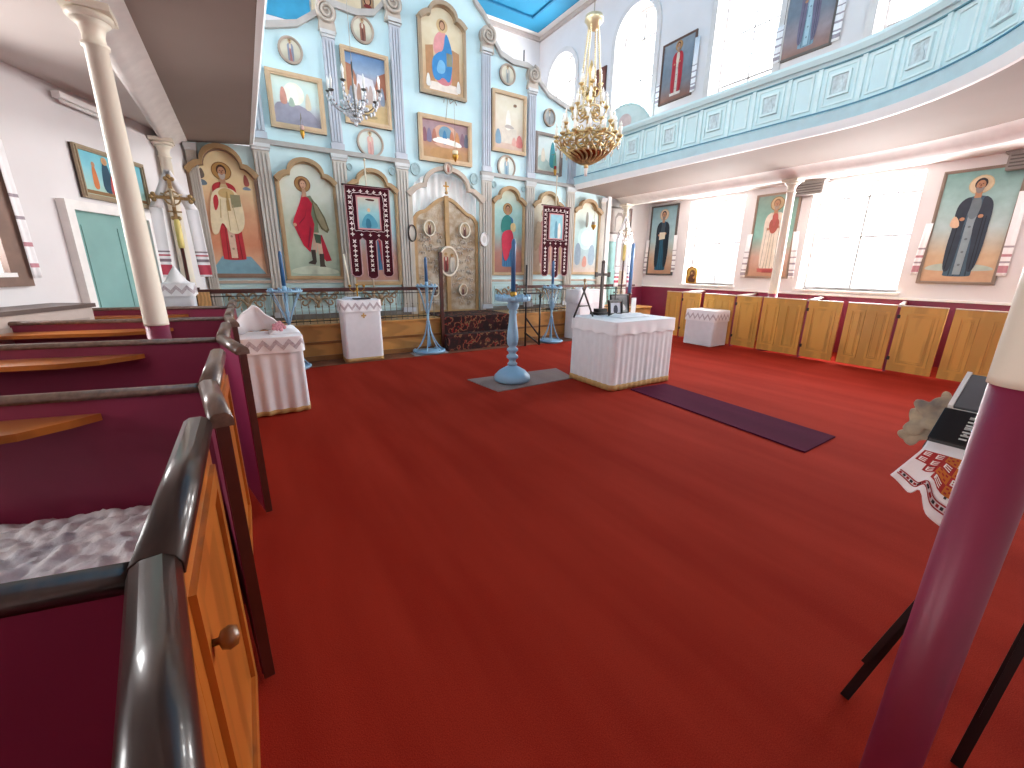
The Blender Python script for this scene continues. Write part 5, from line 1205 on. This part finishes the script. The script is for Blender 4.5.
# basket of open gold work
b=MB()
for k in range(20):
    a=2*PI*k/20; P=[]
    for j in range(13):
        v=j/12; r=.05+.29*math.sin(v*PI/2); aa=a+.25*math.sin(v*PI*2); P.append((r*math.cos(aa),r*math.sin(aa),2.98+.26*v**1.2))
    b.tube(P,.012,5)
for z,r in ((3.0,.1),(3.1,.24),(3.2,.32),(3.26,.345)): b.tube([(r*math.cos(2*PI*k/36),r*math.sin(2*PI*k/36),z) for k in range(36)],.013,6,True)
b.build('basket',GLD,ch)
MB().lathe([(.03,3.02),(.16,3.05),(.22,3.1),(.2,3.12)],20).build('inner_bowl',mat('#A5552F',.3,.6),ch)
def tier(n,r,z,s,ph=0):
    for k in range(n):
        a=2*PI*k/n+ph; c,q=math.cos(a),math.sin(a)
        P=chaikin([(.03,z-.02),(r*.4,z-.1),(r*.8,z-.1),(r,z-.02),(r,z+.02)],2,False)
        b=MB(); b.tube([(p[0]*c,p[0]*q,p[1]) for p in P],.009,5)
        P=[(r*.45+.045*math.cos(t/2.)*(1-t/13),z-.03+.045*math.sin(t/2.)*(1-t/13)) for t in range(12)]
        b.tube([(p[0]*c,p[0]*q,p[1]) for p in P],.007,4)
        b.lathe([(.006,z+.0),(.032,z+.02),(.036,z+.035),(.016,z+.04)],10,None,(r*c,r*q,0)); arm=b.build('arm',GLD,ch)
        MB().lathe([(.013*s,z+.035),(.014*s,z+.13),(.006,z+.135)],8,None,(r*c,r*q,0)).lathe([(.01,z+.135),(.014,z+.155),(.002,z+.19)],8,None,(r*c,r*q,0)).build('candle_bulb',mat('#F6F2EA',.35),arm)
        MB().ball((r*c,r*q,z-.06),.014,(1,1,1.8),6,5).ball((r*.8*c,r*.8*q,z-.15),.012,(1,1,1.8),6,5).build('crystal_drop',mat('#E6DED2',.15,coat=.8),arm)
    MB().tube([(r*.5*math.cos(2*PI*k/30),r*.5*math.sin(2*PI*k/30),z-.06) for k in range(30)],.01,6,True).build('tier_ring',GLD,ch)
tier(14,.40,3.24,1.3,0); tier(12,.31,3.38,1.3,.3); tier(8,.21,3.58,1.3,.1); tier(5,.12,3.82,1.3,.4)
MB().tube([(.13*math.cos(2*PI*k/24),.13*math.sin(2*PI*k/24),3.6) for k in range(24)],.015,6,True).build('gilt_ring',GL2,ch)

# ------------------------------------------------------------------ crystal chandelier
cx,cy=1.55,6.5
c2=thing('chandelier','small crystal chandelier with electric candles, upper left of nave','chandelier',(cx,cy,.07))
CRY=mat('#D9DCE2',.1,.1,var=.3,scale=50,coat=1.); SIL=mat('#77736E',.3,.8)
MB().lathe([(.01,3.5),(.03,3.53),(.012,3.58),(.035,3.66),(.012,3.72),(.02,3.85),(.012,3.95),(.01,4.15)],14).build('stem',SIL,c2)
MB().tube([(0,0,4.15),(0,0,ZC-.06)],.004,5).build('ceiling_chain',mat('#C9C6BE',.4,.5),c2)
for k in range(8):
    a=2*PI*k/8+.2; c,q=math.cos(a),math.sin(a); r=.3+.04*(k%2); z=3.74+.06*(k%2)
    P=chaikin([(.01,3.66),(.12,3.56),(.24,3.6),(r,z-.06),(r,z)],2,False)
    arm=MB().tube([(p[0]*c,p[0]*q,p[1]) for p in P],.007,5).lathe([(.005,z),(.034,z+.015),(.036,z+.025),(.014,z+.03)],10,None,(r*c,r*q,0)).build('arm',SIL,c2)
    MB().lathe([(.013,z+.03),(.013,z+.1),(.019,z+.12),(.018,z+.15),(.002,z+.2)],8,None,(r*c,r*q,0)).build('candle_bulb',mat('#F5F4F0',.3),arm)
    b=MB()
    for j,(rr_,zz) in enumerate(((r,z-.07),(r-.03,z-.13),(r*.75,z-.15),(r*.5,z-.1),(r*.5,z-.2),(r*.3,z-.22),(r+.02,z-.03))): b.ball((rr_*c,rr_*q,zz),.02,(1,1,1.5),6,4)
    b.build('crystal_drop',CRY,arm)
b=MB()
for k in range(16):
    a=2*PI*k/16; 
    for j in range(5): b.ball((.12*math.cos(a)*(1-j*.1),.12*math.sin(a)*(1-j*.1),3.68-j*.035),.014,(1,1,1.3),5,4)
    b.ball((.06*math.cos(a),.06*math.sin(a),3.48),.014,(1,1,1.5),5,4)
b.ball((0,0,3.44),.028,(1,1,1.3),8,6); b.build('crystal_swag',CRY,c2)

# ------------------------------------------------------------------ reading stand, books and cloth by the near column
t=thing('reading_stand','black folding stand with crossed square legs at right edge','stand',(1.95,.13,0))
def bar(b,p,q,w,d):
    p,q=Vector(p),Vector(q); ax=(q-p).normalized(); u=ax.cross(Vector((1,0,0))).normalized(); v=ax.cross(u)
    r=[[b._v(e+u*(a*w/2)+v*(c*d/2)) for a,c in ((-1,-1),(1,-1),(1,1),(-1,1))] for e in (p,q)]
    for k in range(4):
        j=(k+1)%4; b.face([r[0][k],r[0][j],r[1][j],r[1][k]])
    b.face(r[0][::-1]); b.face(r[1])
b=MB(); bar(b,(-.12,.22,0),(0.05,-.0,1.06),.03,.02); bar(b,(-.115,.195,.2),(.03,.01,.98),.02,.03); b.build('leg',BLACK,t)
b=MB(); bar(b,(-.07,-.09,0),(.08,-.14,1.1),.03,.02); bar(b,(-.06,-.105,.22),(.07,-.135,.95),.02,.03); b.build('leg',BLACK,t)
b=MB(); bar(b,(.3,-.28,0),(.06,-.02,1.08),.03,.02); b.build('leg',BLACK,t)
Tt=Matrix.Translation((-.08,.0,1.1))@Matrix.Rotation(R(-38),4,'Y')     # plate rises away from viewer (+x)
MB().box(0,.31,-.28,.22,-.015,0,Tt).box(-.02,0,-.28,.22,-.015,.003,Tt).build('desk',BLACK,t)
W2=Matrix.Translation((1.95,.13,0))@Tt
def onplate(name,label,cat,x0,x1,y0,y1,z0,z1,m): 
    return tag(MB().box(x0,x1,y0,y1,z0,z1,W2,bev=.003).build(name,m),label,cat)
t=thing('book','closed black hardcover book with small white lettering on the reading stand','book',(0,0,0))
MB().box(.0,.14,-.2,.215,.012,.034,W2,bev=.003).build('cover',mat('#16191B',.25,var=.2,coat=.4),t)
MB().box(.005,.145,-.195,.21,.016,.03,W2).build('pages',mat('#C9C4B8',.8),t)
b=MB()
rr=random.Random(9)
for row in range(2):
    x=.02
    for k in range(7):
        yy=.1+row*.03; b.box(x,x+.006,yy,yy+.018,.034,.0348,W2)
        if rr.random()<.7: b.box(x,x+.011,yy+(.0 if rr.random()<.5 else .013),yy+(.005 if rr.random()<.5 else .018),.034,.0348,W2)
        x+=.0145
b.build('lettering',mat('#C9C9C4',.6),t)
t=thing('folder','glossy silver grey folder with white edge at the top of reading stand','folder',(0,0,0))
MB().box(.155,.31,-.2,.2,.012,.03,W2,bev=.003).build('cover',mat('#8C9298',.16,.55,var=.12,scale=3),t)
MB().box(.15,.315,.2,.212,.01,.034,W2).build('white_edge',WHITE,t)
# embroidered cloth: lies on the desk and hangs over its front
TB=[CLOTHW,pmat('#A32A2A'),pmat('#C2702C'),pmat('#2E3034'),pmat('#F2EDEA')]
def cloth_pt(u,v,off=0.0):
    """u across (+y to the left), v down the cloth: 0 top of desk .. 1 hanging end"""
    if v<.3:
        q=W2@Vector((.1-.13*(v/.3),.215-.235*u,.006+off)); return q
    w=(v-.3)/.7; base=W2@Vector((-.03,.215-.235*u,.006+off))
    fold=.02*math.sin(u*9+1)*w; side=.055*w*(1-u)
    ln=.115+.2*min(u,.9)-.05*math.exp(-((u-.3)/.06)**2)
    return base+Vector((-.012-.03*w+fold-off,side,-ln*w))
b=MB(); b.grid(lambda u,v:cloth_pt(u,v),40,30); 
pix=MB()
def quad(mi,u0,u1,v0,v1,off=.0025):
    b.mi=mi; n=3; g=[[b._v(cloth_pt(u0+(u1-u0)*i/n,v0+(v1-v0)*j/n,off)) for j in range(n+1)] for i in range(n+1)]
    for i in range(n):
        for j in range(n): b.face([g[i][j],g[i+1][j],g[i+1][j+1],g[i][j+1]])
    b.mi=0
# red and orange stepped squares with E-like white figures, and a meander border
cells=[(0,0,1),(0,1,2),(1,0,1),(1,1,1),(2,0,1),(1,2,2),(2,1,2),(2,2,1),(3,1,1),(3,2,2),(0,-1,1),(1,-1,1)]
cu,cv=.125,.105
for r,c,m in cells:
    u0=.16+c*cu; v0=.30+r*cv; quad(m,u0,u0+cu,v0,v0+cv)
    if m==1:
        quad(4,u0+cu*.2,u0+cu*.3,v0+cv*.2,v0+cv*.8,.004)
        for q in (.2,.45,.7): quad(4,u0+cu*.3,u0+cu*.75,v0+cv*q,v0+cv*(q+.1),.004)
    else:
        for q in range(3):
            for w in range(3):
                if (q+w)%2==0: quad(1,u0+cu*(.15+.25*q),u0+cu*(.33+.25*q),v0+cv*(.15+.25*w),v0+cv*(.33+.25*w),.004)
for u0,v0 in ((.7,.34),(.2,.52),(.45,.72)): quad(3,u0,u0+.02,v0,v0+.025,.004)
for k in range(24):
    u0=.02+k*.04; quad(1,u0,u0+.04,.80,.815); quad(1,u0,u0+.04,.875,.89); quad(3 if k%2 else 1,u0+.008,u0+.032,.828,.862)
o=b.build('embroidered_cloth',TB); tag(o,'white cloth with red and orange cross stitch hanging off the reading stand','cloth')
k=o.modifiers.new('solid','SOLIDIFY'); k.thickness=.003; k.offset=-1
# bunched grey and mustard scarf
b=MB()
def scarf(u,v):
    a=2*PI*u; r=.028+.012*math.sin(a*3+v*9)+.008*math.sin(v*21); s=math.sin(v*PI)**.4
    p=Vector((2.0-.05*v,.345+.075*v,1.24-.17*v)); return p+Vector((r*s*math.cos(a)*.7,r*s*math.sin(a)*1.2,r*s*math.sin(a+1)*1.1))
b.grid(scarf,28,36,closeu=True)
tag(b.build('scarf',mat('#6E6A6A',.9,scale=15,c2='#B9A88C')),'bunched grey and mustard scarf hanging on the left of reading stand','scarf')

# ------------------------------------------------------------------ light and view
w=bpy.data.worlds.new('sky'); S.world=w; w.use_nodes=True
bg=w.node_tree.nodes['Background']; bg.inputs[0].default_value=(.93,.96,1,1); bg.inputs[1].default_value=2
vs=S.view_settings; S.display_settings.display_device='sRGB'; vs.view_transform='Standard'; vs.look='None'; vs.gamma=1; vs.exposure=0.72
S.cycles.max_bounces=8; S.cycles.diffuse_bounces=5; S.cycles.sample_clamp_indirect=6; S.cycles.use_denoising=True
